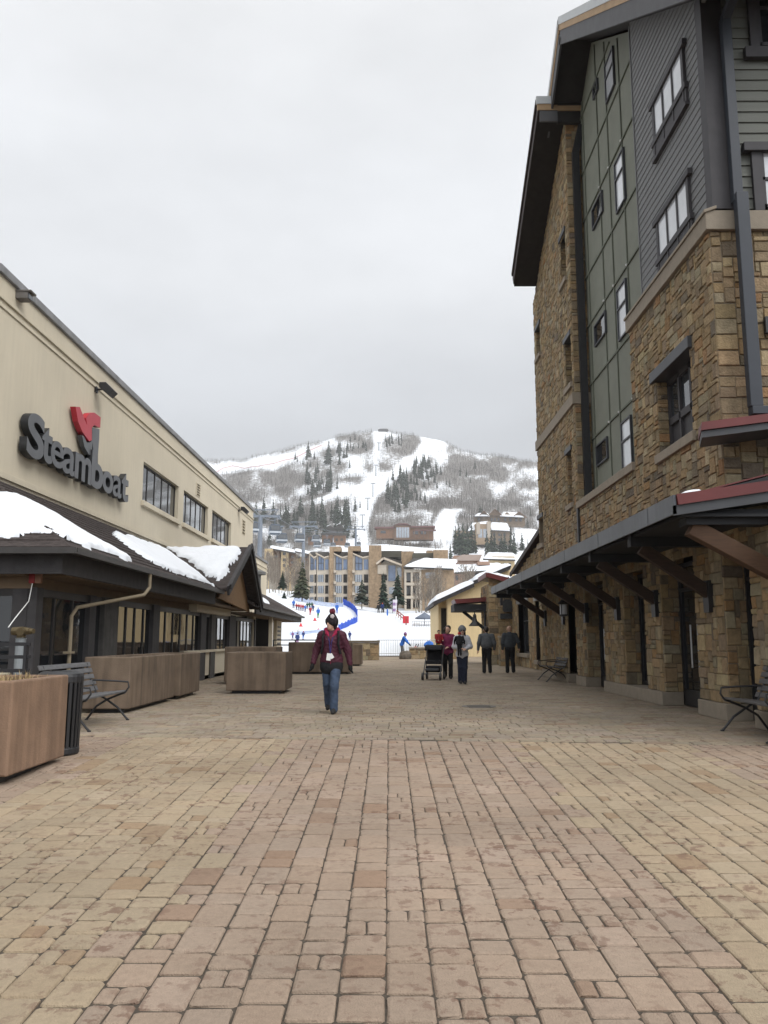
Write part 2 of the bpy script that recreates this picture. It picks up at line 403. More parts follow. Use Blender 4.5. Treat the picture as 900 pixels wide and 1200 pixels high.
# lower wing beyond
m = MB(); m.box(-16, XW-.02, 48.5, 54.2, 0, 6.15); m.box(-16, XW+.03, 48.5, 54.25, 5.55, 5.63); m.box(-16, XW+.03, 48.5, 54.25, 5.80, 5.86)
m.build('rear_wing', M_STUCCO, bl)
m = MB(); m.box(-16, XW+.06, 48.45, 54.3, 6.155, 6.3); m.build('parapet_cap', MATS['weathered_cap'], bl)
m = MB(); m.lathe([(.5,0),(.5,.9),(.85,.95),(.85,1.15),(.5,1.3)], (-10.6, 51.5, 8.45), 18); m.box(-11, -10.2, 51, 52, 6.3, 8.5)
m.build('roof_cowl', mat('cowl_metal', (.42,.37,.28), .6), bl, smooth=False)

# --- low front: eave at X=-5.2, joins the wall at z=4.5; hipped at its near end; gable dormer
XE, ZE = -5.2, 2.78; SL = (ZJ-ZE)/(XE-XW)         # roof rises SL per metre towards the wall
def roof_z(x): return ZE+(XE-x)*SL
YE0 = 13.4
def slab(mb, poly, th=.12, mi=0):
    n = len(poly); vs = [tuple(p) for p in poly]+[(p[0], p[1], p[2]-th) for p in poly]
    mb.add(vs, [tuple(range(n)), tuple(range(n, 2*n))[::-1]]+[(i, n+i, n+(i+1)%n, (i+1)%n) for i in range(n)], mi)
PKX, PKY, PKZ = -4.94, 29.0, 4.49
m = MB()
slab(m, [(XE, YE0, ZE), (XE, 25.55, ZE), (XW, 28.9, ZJ), (XW, YE0+2.8, ZJ)])
slab(m, [(XE, YE0, ZE), (XW, YE0+2.8, ZJ), (-18, YE0+2.8, ZJ), (-18, YE0, ZE)])
slab(m, [(PKX, 25.5, 2.86), (PKX, PKY, PKZ), (XW, PKY, PKZ), (XW, 28.75, 4.46), (XE, 25.5, ZE+.04)])
slab(m, [(PKX, PKY, PKZ), (PKX, 31.8, 2.52), (XW, 31.8, 2.52), (XW, PKY, PKZ)])
# beyond the gable, down to the hipped far end
slab(m, [(-5.05, 31.0, 2.62), (-5.05, 48.6, 2.62), (-6.9, 46.8, 3.7), (-7.6, 38, 4.0), (XW, 31.0, 4.15)])
slab(m, [(-5.05, 48.6, 2.62), (XW, 48.6, 2.62), (-6.9, 46.8, 3.7)])
m.build('shingle_roof', M_SHINGLE, bl)
# courses of shingles standing proud of the slope
m = MB()
for k in range(1, 14):
    t = k/14; x = XE+(XW-XE)*t; z = roof_z(x); y1 = 25.55+(28.9-25.55)*t-.1; y0 = YE0+2.8*t+.05
    m.box(x-.005, x+.02, y0, y1, z-.02, z+.014)
    m.box(-18, x-.05, YE0+2.8*t-.02, YE0+2.8*t+.005, z-.02, z+.014)
for k in range(1, 9):
    t = k/9; x = -5.05+(XW+.2+5.05)*t; z = 2.62+(4.1-2.62)*t; m.box(x-.005, x+.02, 31.6, 48.4-1.8*t, z-.05, z+.0)
m.build('shingle_courses', M_SHINGLE, bl)
m = MB()                                            # gutter, fascia and gable rakes
gp = [(0,0),(.13,0),(.13,.1),(.10,.1),(.10,.03),(.03,.03),(.03,.1),(0,.1)]
m.prism([(XE+.02+a, YE0-.02, ZE-.13+b) for a, b in gp], (0, 12.1, 0))
m.prism([(-18, YE0-.02-a, ZE-.13+b) for a, b in gp], (18+XE+.15, 0, 0))
m.prism([(-5.05+a, 31.4, 2.48+b) for a, b in gp], (0, 17.3, 0))
m.build('gutter', mat('dark_gutter', (.05,.047,.045), .5, .2, 3), bl)
m = MB()
m.box(XE-.22, XE-.16, YE0+.18, 25.6, ZE-.44, ZE-.06); m.box(-18, XE-.16, YE0+.12, YE0+.18, ZE-.44, ZE-.06)
m.box(-5.15, -5.08, 31.8, 48.4, 2.24, 2.50); m.box(-8, -5.1, 48.4, 48.46, 2.24, 2.5)
m.beam((PKX+.03, 25.3, 2.74), (PKX+.03, 29.05, PKZ-.05), .07, .30, (0,0,1)); m.beam((PKX+.03, 29.05, PKZ-.05), (PKX+.03, 31.9, 2.42), .07, .30, (0,0,1))
m.beam((PKX+.10, 25.3, 2.86), (PKX+.10, 29.05, PKZ+.06), .06, .16, (0,0,1)); m.beam((PKX+.10, 29.05, PKZ+.06), (PKX+.10, 31.9, 2.52), .06, .16, (0,0,1))
m.build('fascia', M_DARKWOOD, bl)
m = MB(); m.box(-6.2, XE-.22, YE0+.45, 31.6, 2.32, 2.40); m.box(-18, -6.0, YE0+.18, 14.1, 2.32, 2.40)
m.box(-6.3, -5.2, 31.6, 48, 2.26, 2.3); m.box(-6.06, -6.0, 13.85, 31.6, 2.12, 2.32); m.box(-18, -6.06, 13.85, 13.9, 2.12, 2.32)
m.build('soffit', M_SOFFIT, bl)
m = MB(); m.prism([(-5.3, 25.8, 2.55), (-5.3, 29.0, PKZ-.2), (-5.3, 31.7, 2.3)], (-.1, 0, 0)); m.build('gable_panel', mat('gable_boards', (.20,.115,.05), .75, .2, 3, bump=.2, stretch=(1,8,1)), bl)
for nm, q in (('bay_panel',(-6.0,-5.75,24.9,30.2,2.1,2.62)), ('sill',(-6.02,-5.88,24.5,36.6,.86,.94)), ('base_wall',(-6.06,-5.95,22,36.8,0,.86)), ('end_post',(-6.25,-5.95,36.6,37.2,0,2.3)), ('recess_wall',(-8,-6.05,42.0,42.2,0,2.5)), ('end_wall',(-6.2,-6.0,44.6,46.6,0,2.4)), ('end_post',(-5.35,-5.2,37.2,37.36,0,2.4))):
    m = MB(); m.box(*q); m.build(nm, M_STUCCO, bl)
for k in range(5): lv = MB(); lv.box(-5.998, -5.985, 44.9, 46.2, 1.0+k*.22, 1.1+k*.22); lv.build('louvre_slot', M_BLACK, bl)
lv = MB(); lv.box(-7.9, -6.06, 41.96, 41.998, 0, 2.4); lv.build('recess_shade_sheet', M_BLACK, bl)  # black sheet in place of the shade inside the recess
# storefront: dark posts, and a window with its mullions in each bay
posts = [(13.88,14.15),(16.4,16.75),(17.25,18.15),(20.85,21.45),(26.2,26.95),(27.75,28.45),(30.9,32.2),(36.7,37.0)]
M_GREYB = mat('grey_board', (.075,.07,.065), .8, .25, 5, streak=.3)
for a, b in posts:
    m = MB(); m.box(-6.08, -5.9, a, b, 0, 2.14); m.build('post', M_GREYB if a in (17.25,27.75) else M_DARKWOOD, bl)
mull = (14.85, 15.7, 18.95, 19.6, 20.3, 22.3, 23.1, 23.9, 24.7, 25.5, 29.0, 29.7, 30.3, 32.9, 33.6, 34.3, 35.1, 35.9)
for (a0, a), (b, b1) in zip(posts, posts[1:]):
    fr = MB(); fr.box(-6.04, -5.95, a, b, 2.0, 2.13); fr.box(-6.04, -5.95, a, b, 0, .12)
    for y in mull:
        if a < y < b: fr.box(-6.02, -5.975, y-.03, y+.03, .12, 2.0)
    w_ = fr.build('shop_window', M_FRAME, bl); gl = MB(); gl.box(-6.012, -6.0, a, b, .12, 2.0); gl.build('pane', M_GLASS, w_)
m = MB(); m.box(-6.3, -6.05, 13.86, 13.98, 0, 2.12); m.build('post', M_DARKWOOD, bl)
fr = MB(); fr.box(-18, -6.3, 13.87, 13.97, 0, .12); fr.box(-18, -6.3, 13.87, 13.97, 2.0, 2.12)
for x in (-7.3, -8.9, -10.5): fr.box(x-.04, x+.04, 13.87, 13.95, .12, 2.0)
w_ = fr.build('shop_window', M_FRAME, bl); gl = MB(); gl.box(-18, -6.3, 13.91, 13.93, .12, 2.0); gl.build('pane', M_GLASS, w_)
m = MB(); m.box(-18, -6.8, 20.0, 20.1, 0, 2.3); m.box(-18, -6.4, 14, 37, .02, .06); m.box(-6.9, -6.8, 20, 37, 0, 2.3); m.build('interior', mat('dim_interior', (.05,.045,.04), .9), bl)
m = MB(); m.tube([(-5.09, 17.6, 2.66), (-5.09, 17.6, 2.36), (-5.16, 17.45, 2.2), (-5.80, 15.45, 1.86), (-5.84, 15.3, 1.7), (-5.84, 15.3, .05)], .037, 8)
m.box(-5.92, -5.78, 15.2, 15.4, 1.02, 1.06)
m.build('downpipe', mat('tan_pipe', (.25,.205,.14), .6), bl)
# roof pipe on the far low roof
m = MB(); m.lathe([(.18,0),(.18,1.0),(.42,1.02),(.42,1.16),(.2,1.25)], (-6.6, 41.5, 3.45), 14); tag(m.build('roof_vent', mat('vent_grey', (.16,.16,.155), .5, metal=.4)), 'grey capped metal vent pipe rising from the low shingled roof', 'vent pipe')

# ------------------------------------------------------------------ snow lying on the roofs
def sdpoly(px, py, poly):
    d = np.full(px.shape, 1e9); ins = np.zeros(px.shape, bool); n = len(poly)
    for i in range(n):
        ax, ay = poly[i]; bx, by = poly[(i+1) % n]; ex, ey = bx-ax, by-ay
        t = np.clip(((px-ax)*ex+(py-ay)*ey)/(ex*ex+ey*ey+1e-12), 0, 1)
        d = np.minimum(d, np.hypot(px-ax-t*ex, py-ay-t*ey))
        c = ((ay > py) != (by > py)) & (px < (bx-ax)*(py-ay)/((by-ay) or 1e-9)+ax); ins ^= c
    return np.where(ins, -d, d)
def vnoise(x, y, s, seed=0):
    """Smooth value noise on numpy grids."""
    x = np.asarray(x)*s; y = np.asarray(y)*s; xi = np.floor(x).astype(int); yi = np.floor(y).astype(int); fx = x-xi; fy = y-yi
    fx = fx*fx*(3-2*fx); fy = fy*fy*(3-2*fy)
    h = lambda a, b: ((np.sin(a*127.1+b*311.7+seed*74.7)*43758.5453) % 1.0)
    return (h(xi,yi)*(1-fx)+h(xi+1,yi)*fx)*(1-fy)+(h(xi,yi+1)*(1-fx)+h(xi+1,yi+1)*fx)*fy
def snow_patch(name, o, u, v, poly, thick, label, step=.06, rough=.17, parent=None, group=None):
    """Snow on the plane o + u*a + v*b inside poly (a, b): a rounded slab with a ragged rim."""
    o = Vector(o); u = Vector(u); v = Vector(v); n = u.cross(v).normalized()
    if n.z < 0: n = -n
    a0 = min(p[0] for p in poly)-.3; a1 = max(p[0] for p in poly)+.3; b0 = min(p[1] for p in poly)-.3; b1 = max(p[1] for p in poly)+.3
    na = int((a1-a0)/step)+2; nb = int((b1-b0)/step)+2
    A, B = np.meshgrid(np.linspace(a0, a1, na), np.linspace(b0, b1, nb))
    d = -sdpoly(A, B, poly)+(vnoise(A, B, 1.6, 3)-.5)*rough*2+(vnoise(A, B, 5, 5)-.5)*rough*.9+(vnoise(A, B, 13, 6)-.5)*rough*.4
    hgt = np.where(d > 0, thick*np.sqrt(np.clip(1-(1-np.clip(d/(thick*2.2), 0, 1))**2, 0, 1)), -1)*1.0
    hgt = np.where(d > 0, hgt*(.8+.4*vnoise(A, B, .9, 9))+.004, -.02)
    m = MB(); idx = -np.ones(A.shape, int); vs = []; fs = []
    use = d > -step*1.5
    for j in range(nb):
        for i in range(na):
            if use[j, i]:
                idx[j, i] = len(vs); vs.append(o+u*A[j, i]+v*B[j, i]+n*float(hgt[j, i]))
    for j in range(nb-1):
        for i in range(na-1):
            q = (idx[j,i], idx[j,i+1], idx[j+1,i+1], idx[j+1,i])
            if min(q) >= 0 and max(d[j,i], d[j,i+1], d[j+1,i+1], d[j+1,i]) > 0: fs.append(q)
    m.add(vs, fs); ob = m.build(name, M_SNOW, parent, smooth=True)
    if parent is None: tag(ob, label, 'snow', group)
    return ob
sl = math.hypot(1, SL); uS = Vector((0,1,0)); vS = Vector((-1,0,SL)).normalized(); LS = (XE-XW)*sl
# big patch on the near corner, over the hip: one sheet on each slope
snow_patch('roof_snow', (XE, YE0, ZE+.0), uS, vS, [(.2,.38),(.67,.2),(1.93,.24),(3.7,.26),(3.05,1.2),(3.16,1.9),(2.4,2.25),(1.95,2.4),(1.05,1.4)], .085, 'thick white snow on the near corner of the shingled roof under the big sign')
vH = Vector((0,1,SL)).normalized()
snow_patch('roof_snow', (XE, YE0, ZE), Vector((-1,0,0)), vH, [(.2,.38),(.65,.4),(1.27,.34),(3,.36),(9,.4),(9,2.35),(1.95,2.4),(1.05,1.4)], .085, 'white snow sheet at the left frame edge on the hipped roof end above the entrance')
snow_patch('roof_snow', (XE, YE0, ZE), uS, vS, [(6.5,1.2),(7.37,2.1),(10.4,2.75),(13.9,2.9),(15.0,3.1),(13.4,1.6),(12.1,.5),(11.9,.25),(9.9,.27),(7.3,.35),(6.7,.63)], .09, 'long white snow drift on the shingled roof between sign and gable')
uG = Vector((-1,0,0)); vG = Vector((0, PKY-25.5, PKZ-2.86)); LG = vG.length; vG.normalize()
snow_patch('roof_snow', (PKX, 25.5, 2.86), uG, vG, [(.28,.0),(.3,LG-.12),(3.0,LG-.06),(2.9,LG-.5),(1.6,2.0),(.6,.6)], .12, 'clean white snow covering the near slope of the timber gable')
snow_patch('roof_snow', (-5.05, 31.0, 2.62), uS, Vector((-1,0,.52)).normalized(), [(1.2,.5),(2.4,1.9),(5,1.8),(9,.95),(8,.75),(4,.6)], .12, 'small white snow patch on the low roof just beyond the gable', step=.12)

# ------------------------------------------------------------------ lettered sign
SG = thing('lettered_sign', 'large dark grey raised wall letters with a red ribbon mark above them', 'sign', (XW, 21.2, 5.2))
M_LET = mat('sign_face', (.085,.088,.094), .42, .18, 3, spec=.5); M_LETS = mat('sign_return', (.02,.021,.023), .5)
M_RED = mat('sign_red', (.43,.028,.045), .4, .1, 3)
def letter(ch, y0, y1, z0, z1, d=.17, mats=(M_LET, M_LETS)):
    fc = bpy.data.curves.new('letter', 'FONT'); fc.body = ch; fc.extrude = .5; fc.offset = .016 if ch in 'ea' else .03
    fo = bpy.data.objects.new('tmp', fc); COL.objects.link(fo)
    dg = bpy.context.evaluated_depsgraph_get(); me = bpy.data.meshes.new_from_object(fo.evaluated_get(dg)); bpy.data.objects.remove(fo); bpy.data.curves.remove(fc)
    a = np.zeros(len(me.vertices)*3); me.vertices.foreach_get('co', a); a = a.reshape(-1, 3)
    lo = a.min(0); hi = a.max(0); q = (a-lo)/(hi-lo)
    out = np.stack([q[:,2]*d+.05, y0+q[:,0]*(y1-y0)-21.2, z0+q[:,1]*(z1-z0)-5.2], 1)
    me.vertices.foreach_set('co', out.ravel()); me.materials.clear()
    for x in mats: me.materials.append(x)
    nn = np.zeros(len(me.polygons)*3); me.polygons.foreach_get('normal', nn); me.update()
    for p in me.polygons: p.material_index = 0 if abs(p.normal.x) > .7 else 1
    o = bpy.data.objects.new('letter', me); COL.objects.link(o); o.parent = SG
    return o
# widths measured along the wall
for k, (ch, y0, y1, z0, z1) in enumerate((('S',17.30,18.20,5.20,6.20), ('t',18.06,18.66,5.24,6.06), ('e',18.56,19.30,5.25,5.87), ('a',19.27,20.08,5.23,5.87), ('m',20.05,21.2,5.24,5.9), ('b',21.17,22.06,5.23,6.2), ('o',22.04,22.92,5.27,5.87), ('a',22.9,23.66,5.29,5.9), ('t',23.62,24.28,5.28,6.12))):
    letter(ch, y0, y1, z0, z1, .17+.004*(k%3))
def ribbon(name, pts, mats, d0=.06, d1=.24):
    m = MB(); m.prism([(XW+d0, y, z) for y, z in pts], (d1-d0, 0, 0)); return m.build(name, mats, SG)
ribbon('emblem_ribbon', [(19.95, 7.01), (20.23, 7.08), (20.55, 6.88), (20.78, 6.75), (20.69, 6.92), (20.89, 7.1), (21.25, 7.22), (21.74, 7.22), (21.74, 6.93), (21.3, 6.89), (21.13, 6.78), (21.18, 6.45), (21.0, 6.38), (20.49, 6.5), (20.17, 6.69)], M_RED, .05, .19)
ribbon('emblem_stem', [(21.19, 6.8), (21.72, 6.89), (21.74, 6.63), (21.71, 6.2), (21.75, 5.83), (21.43, 5.84), (21.35, 6.21), (21.27, 6.42), (21.23, 6.07), (21.05, 6.03), (20.72, 6.16), (20.5, 6.42), (20.62, 6.42), (20.88, 6.31), (21.12, 6.38), (21.21, 6.46)], M_LET, .055, .18)

# floodlights on the parapet
def flood(y, z, label):
    t = thing('floodlight', label, 'floodlight', (XW, y, z), 0, 'floodlights on the cream wall')
    m = MB(); m.box(0, .05, -.08, .08, -.08, .08); m.tube([(.03,0,0),(.22,0,.02)], .03, 8); m.build('bracket', M_BLACK, t, local=True)
    m = MB(); m.prism([(.16,-.2,.16),(.16,-.2,.02),(.42,-.2,-.2),(.56,-.2,-.06),(.34,-.2,.16)], (0,.4,0)); h = m.build('lamp_head', M_BLACK, t, local=True, bevel=.012)
    m = MB(); m.prism([(.19,-.16,-.01),(.40,-.16,-.19),(.41,-.16,-.2),(.2,-.16,-.02)], (0,.32,0)); m.build('lens', mat('lamp_lens', (.35,.35,.33), .3), t, local=True)
    return t
flood(21.75, 8.0, 'black floodlight bracketed on the cream wall just above the sign')
flood(43.4, 8.05, 'black floodlight at the far end of the cream wall near the louvre')
t = thing('wall_camera', 'small grey boxed fixture high on the cream parapet at the left frame edge', 'fixture', (XW, 16.9, 8.6))
m = MB(); m.box(0, .26, -.13, .13, -.1, .05); m.prism([(0,-.15,.05),(.32,-.15,.05),(.34,-.15,.085),(0,-.15,.085)], (0,.3,0)); m.build('housing', mat('fixture_grey', (.14,.13,.12), .6), t, local=True, bevel=.01)
m = MB(); m.box(.26, .275, -.1, .1, -.08, .02); m.build('lens', M_GLASSB, t, local=True)
# ------------------------------------------------------------------ stone building on the other side
XS, XG, XN = 5.4, 5.85, 5.5                        # stone plane, recessed green bay, grey lap siding
sb = thing('stone_building', 'tall rubble stone building with green panel bay, grey lap siding and long dark canopy', 'building', (12, 20, 0))
def roofline(y): return 12.35+.70*(y-13.1) if y < 21.6 else 18.3-.70*(y-21.6)
UY, UZ, UX = Vector((0,1,0)), Vector((0,0,1)), Vector((1,0,0)); NW = Vector((-1,0,0)); NS = Vector((0,-1,0))
def inh(y, z, hs): return any(a < y < b and c < z < d for a, b, c, d in hs)
m = MB()
upper_h = [(14.25, 16.15, 4.9, 6.4)]
stone_wall(m, (XS, 13.1, 3.0), UY, UZ, NW, 4.65, 5.06, lambda u, v: not inh(13.1+u, 3+v, upper_h))
stone_wall(m, (XS, 17.75, 3.0), UY, UZ, NW, 5.5, 1.95)
rec = [(12.41, 13.46, 0, 2.75), (14.65, 16.57, 0, 2.75), (17.6, 19.24, .25, 2.75), (20.97, 22.94, 0, 2.75), (24.07, 25.2, 0, 2.6)]
for a, b in ((9.6,12.41),(13.46,14.65),(16.57,17.6),(19.24,20.97),(22.94,24.07)):
    stone_wall(m, (XS, a, .26), UY, UZ, NW, b-a, 2.74)
    stone_wall(m, (XS, a, .26), UX, UZ, NS, .5, 2.74)
for a, b, c, d in rec: stone_wall(m, (XS, a, d), UY, UZ, NW, b-a, 3.0-d)
stone_wall(m, (XS, 9.6, .0), UX, UZ, NS, 3, 3.0)
# tower
th_ = [(23.3, 24.0, 12.2, 13.6), (23.5, 24.32, 8.75, 10.2), (23.9, 24.63, 5.23, 6.8), (28.2, 29.02, 11.35, 12.4), (28.7, 29.58, 4.6, 5.52), (24.07, 25.2, 0, 2.6)]
th_[0] = (23.75, 24.5, 12.15, 13.6)
def ttop(y): return 17.2-.555*(y-23.2)
stone_wall(m, (XS, 23.3, .26), UY, UZ, NW, 6.1, 17.0, lambda u, v: .26+v < ttop(23.3+u)-.1 and not inh(23.3+u, .26+v, th_))
stone_wall(m, (XS, 23.3, 3.0), UX, UZ, NS, .48, 14.0)
for a, b, c, d in th_[:5]+upper_h: stone_wall(m, (XS, b, c), UX, UZ, NS, .24, d-c, sizes=((1,1),(2,1),(2,2)))
# south face of the upper stone storey, beside the downpipe
stone_wall(m, (XS, 13.1, 3.0), UX, UZ, NS, 3.2, 5.06, sizes=((3,2),(4,2),(5,3),(4,3),(6,2),(3,1),(2,2),(5,2)))
stone_wall(m, (XS, 29.4, 0), UX, UZ, Vector((0,1,0)), 1.0, 13)
m.build('stone_facing', [M_STONE, M_MORTAR], sb)
m = MB()                                            # the masonry body behind the facings
m.box(XG+.02, 16, 13.4, 29.3, 2.9, 12.3)
m.prism([(5.95, 13.3, 12.3), (5.95, 21.6, 18.2), (5.95, 29.2, 12.9), (5.95, 29.2, 12.3)], (10, 0, 0))
m.box(6.3, 16, 9.8, 29.3, 0, 2.9)
m.build('core', mat('dark_core', (.03,.028,.026), .95), sb)
m = MB()
for a, b in ((9.6,12.41),(13.46,14.65),(16.57,20.97),(22.94,24.07),(25.2,29.4)): m.box(XS-.07, XS+.46, a-.02, b+.02, .0, .26)
m.build('plinth', M_SILL, sb, bevel=.012)
m = MB()
m.box(XS-.09, XS+.6, 13.0, 17.78, 8.06, 8.40); m.prism([(XS-.12,12.97,8.40),(XN,12.97,8.48),(XN,17.8,8.48),(XS-.12,17.8,8.40)], (0,0,-.06)); m.box(XS+.6, 9, 13.0, 13.12, 8.06, 8.4)
m.build('belt_course', M_SILL, sb, bevel=.01)
m = MB(); m.box(XS-.09, XG+.05, 17.78, 23.28, 4.93, 5.12); m.build('belt_course', M_SILL, sb, bevel=.01)
m = MB(); m.box(XS-.085, XS+.3, 23.24, 29.4, 8.02, 8.36); m.box(XS+.3, XS+.46, 23.24, 23.3, 8.02, 8.36); m.build('belt_course', M_SILL, sb, bevel=.01)
# lap siding (grey) on the west gable and the south face
M_LAP = mat('grey_siding', (.165,.168,.17), .7, .10, 2.5, bump=.25, bscale=60, stretch=(1,.25,4)); M_TRIM = mat('charcoal_trim', (.055,.052,.056), .65, .12, 4)
M_LAPG = mat('grey_green_siding', (.145,.15,.132), .7, .10, 2.5, bump=.25, bscale=60, stretch=(.25,1,4))
m = MB(); z = 8.46; k = 0
while z < 15.5:
    y0 = 13.1 if z < 12.2 else 13.1+(z-.1-12.35)/.7
    if y0 < 16.9:
        cuts = [y0, 17.0]
        if y0 < 15: cuts = [y0, rng.uniform(13.9, 16.2), 17.0]
        for a, b in zip(cuts, cuts[1:]):
            m.prism([(XN-.016,a+.002,z),(XN+.05,a+.002,z),(XN+.05,a+.002,z+.165),(XN-.004,a+.002,z+.165)], (0, b-a-.004, 0))
    z += .16
m.build('lap_siding', M_LAP, sb)
m = MB(); m.box(XN-.03, XN+.36, 17.002, 17.05, 8.45, 15.1); m.build('corner_board', M_LAP, sb)
m = MB(); z = 8.46
while z < 12.6:
    x = XN+.1
    while x < 9.5:
        L = rng.uniform(1.2, 3.4)
        m.prism([(x+.003,13.07,z),(x+.003,13.14,z),(x+.003,13.14,z+.21),(x+.003,13.096,z+.21)], (L-.006, 0, 0)); x += L
    z += .2
m.build('lap_siding', M_LAPG, sb)
m = MB(); m.box(XN-.045, XN+.32, 13.02, 13.1, 8.44, 12.5); m.box(XN-.045, XN, 13.1, 13.28, 8.44, 12.5)
m.build('corner_board', M_TRIM, sb)
# green panels and battens in the recessed bay
M_GREEN = mat('green_panel', (.182,.190,.153), .75, .08, 2, bump=.1); M_BAT = mat('green_batten', (.115,.127,.096), .75, .08, 4)
m = MB()
m.prism([(XG,16.9,5.1),(XG,23.3,5.1),(XG,23.3,17.1),(XG,21.6,18.3),(XG,16.9,15.0)], (.12,0,0)); m.build('green_panelling', M_GREEN, sb)
m = MB(); B = .05
for y in (18.02, 19.12, 20.32, 21.28, 22.85):
    z1 = roofline(y)-.1
    m.box(XG-.03, XG, y-B/2, y+B/2, 5.12, z1)
for z in (6.95, 8.55, 10.32, 11.82, 13.62, 15.12, 16.9):
    y0 = 17.0 if z < 14.9 else 16.95+(z-14.9)/.7
    m.box(XG-.034, XG, y0, 23.25, z-B/2, z+B/2)
m.build('batten', M_BAT, sb)
for y in (18.02, 19.12, 20.32, 21.28):
    for z in (6.95, 10.32, 13.62):
        m = MB(); m.box(XG-.06, XG-.03, y-.025, y+.025, z-.02, z+.02); m.build('panel_clip', M_WHITE, sb)
m = MB(); m.prism([(5.6,23.5,13.5),(5.6,29.2,12.0),(5.6,29.2,13.2),(5.6,23.5,17.3)], (.3,0,0)); m.build('green_panelling', M_GREEN, sb)
M_FRD = mat('dark_window_frame', (.05,.053,.06), .5, .1, 5)
def win_w(x, y0, y1, z0, z1, ncol=1, zsplit=None, fr=.042, proud=.012, pane=M_GLASSB, frame=M_FRD):
    """Window in a wall facing -X: frame with mullions, one pane behind."""
    f = MB(); a, b = x-proud-.05, x-proud+.04
    f.box(a, b, y0, y1, z0, z0+fr); f.box(a, b, y0, y1, z1-fr, z1)
    for k in range(ncol+1):
        y = y0+(y1-y0-fr)*k/ncol; f.box(a, b, y, y+fr, z0+fr, z1-fr)
    if zsplit: f.box(a, b, y0+fr, y1-fr, zsplit, zsplit+fr)
    o = f.build('window', frame, sb)
    p = MB(); p.box(x-proud-.015, x-proud, y0+.01, y1-.01, z0+.01, z1-.01); p.build('pane', pane, o)
    return o
for (y0, y1, z0, z1, zs) in ((19.42,20.24,15.4,16.5,16.05),(18.95,19.75,11.98,13.35,12.85),(19.25,20.05,8.7,10.05,9.5),(19.36,20.2,5.35,6.62,6.1)):
    win_w(XG, y0, y1, z0, z1, 1, zs, pane=M_PALEGL)
for (y0, y1, z0, z1) in ((21.03,22.14,12.78,13.4),(21.2,22.38,9.4,10.02),(21.55,22.72,6.03,6.63),(21.0,21.5,16.4,16.75)):
    win_w(XG, y0, y1, z0, z1, 1, pane=M_GLASS)
def grey_win(y0, y1, zt, apron):
    f = MB(); X = XN-.07; t = .11
    f.box(X-.03, X+.06, y0-t-.06, y1+t+.06, zt, zt+t)                 # head trim
    for k in range(4):
        y = y0+(y1-y0)*k/3; ww = t if k in (0, 3) else .06
        f.box(X, X+.06, y-ww/2, y+ww/2, zt-.74, zt)
    f.box(X-.02, X+.06, y0-t-.03, y1+t+.03, zt-.85, zt-.74)
    o = f.build('window', M_TRIM, sb)
    p = MB(); p.box(X+.02, X+.03, y0, y1, zt-.74, zt); p.build('pane', M_PALEGL, o)
    p = MB(); p.box(X+.01, X+.06, y0-t, y1+t, zt-.85-apron, zt-.85)
    for k in range(4): p.box(X-.005, X+.01, y0+(y1-y0)*k/3-.025, y0+(y1-y0)*k/3+.025, zt-.85-apron, zt-.85)
    p.box(X-.02, X+.06, y0-t-.02, y1+t+.02, zt-.85-apron-.07, zt-.85-apron); p.build('apron', M_TRIM, o)
grey_win(13.95, 15.62, 12.12, .28); grey_win(14.05, 15.75, 9.60, .25)
# stone window with steel lintel
f = MB(); f.box(XS+.22, XS+.3, 14.25, 16.15, 4.9, 4.98); f.box(XS+.2, XS+.3, 14.25, 16.15, 5.48, 5.62)
for k in range(4): y = 14.25+1.82*k/3; f.box(XS+.2, XS+.3, y, y+.08, 4.98, 6.4)
f.box(XS+.2, XS+.3, 14.25, 16.15, 6.3, 6.4); f.box(XS+.26, XS+.3, 14.25, 16.15, 4.98, 5.5)
o = f.build('window', M_TRIM, sb)
p = MB(); p.box(XS+.25, XS+.26, 14.3, 16.1, 5.6, 6.35); p.build('pane', M_GLASSB, o)
p = MB(); p.box(XS-.10, XS+.3, 14.1, 16.3, 6.40, 6.62); p.build('lintel', M_DGREY, o, bevel=.012)
p = MB(); p.box(XS-.09, XS+.3, 14.15, 16.25, 4.72, 4.90); p.build('sill', M_SILL, o, bevel=.012)
m = MB(); m.box(XS+.31, XS+.4, 14.1, 16.3, 4.8, 6.5); m.build('reveal', MATS['dark_core'], sb)
for (y0, y1, z0, z1) in th_[:5]:
    f = MB(); f.box(XS+.22, XS+.28, y0, y1, z0, z0+.05); f.box(XS+.22, XS+.28, y0, y1, z1-.05, z1)
    for y in (y0, (y0+y1)/2-.025, y1-.05): f.box(XS+.22, XS+.28, y, y+.05, z0, z1)
    o = f.build('window', M_FRD, sb)
    p = MB(); p.box(XS+.25, XS+.26, y0, y1, z0, z1); p.build('pane', M_GLASS, o)
    p = MB(); p.box(XS-.06, XS+.28, y0-.08, y1+.08, z1+.002, z1+.15); p.build('lintel', M_DGREY, o)
    p = MB(); p.box(XS-.09, XS+.28, y0-.08, y1+.08, z0-.15, z0-.002); p.build('sill', M_SILL, o)
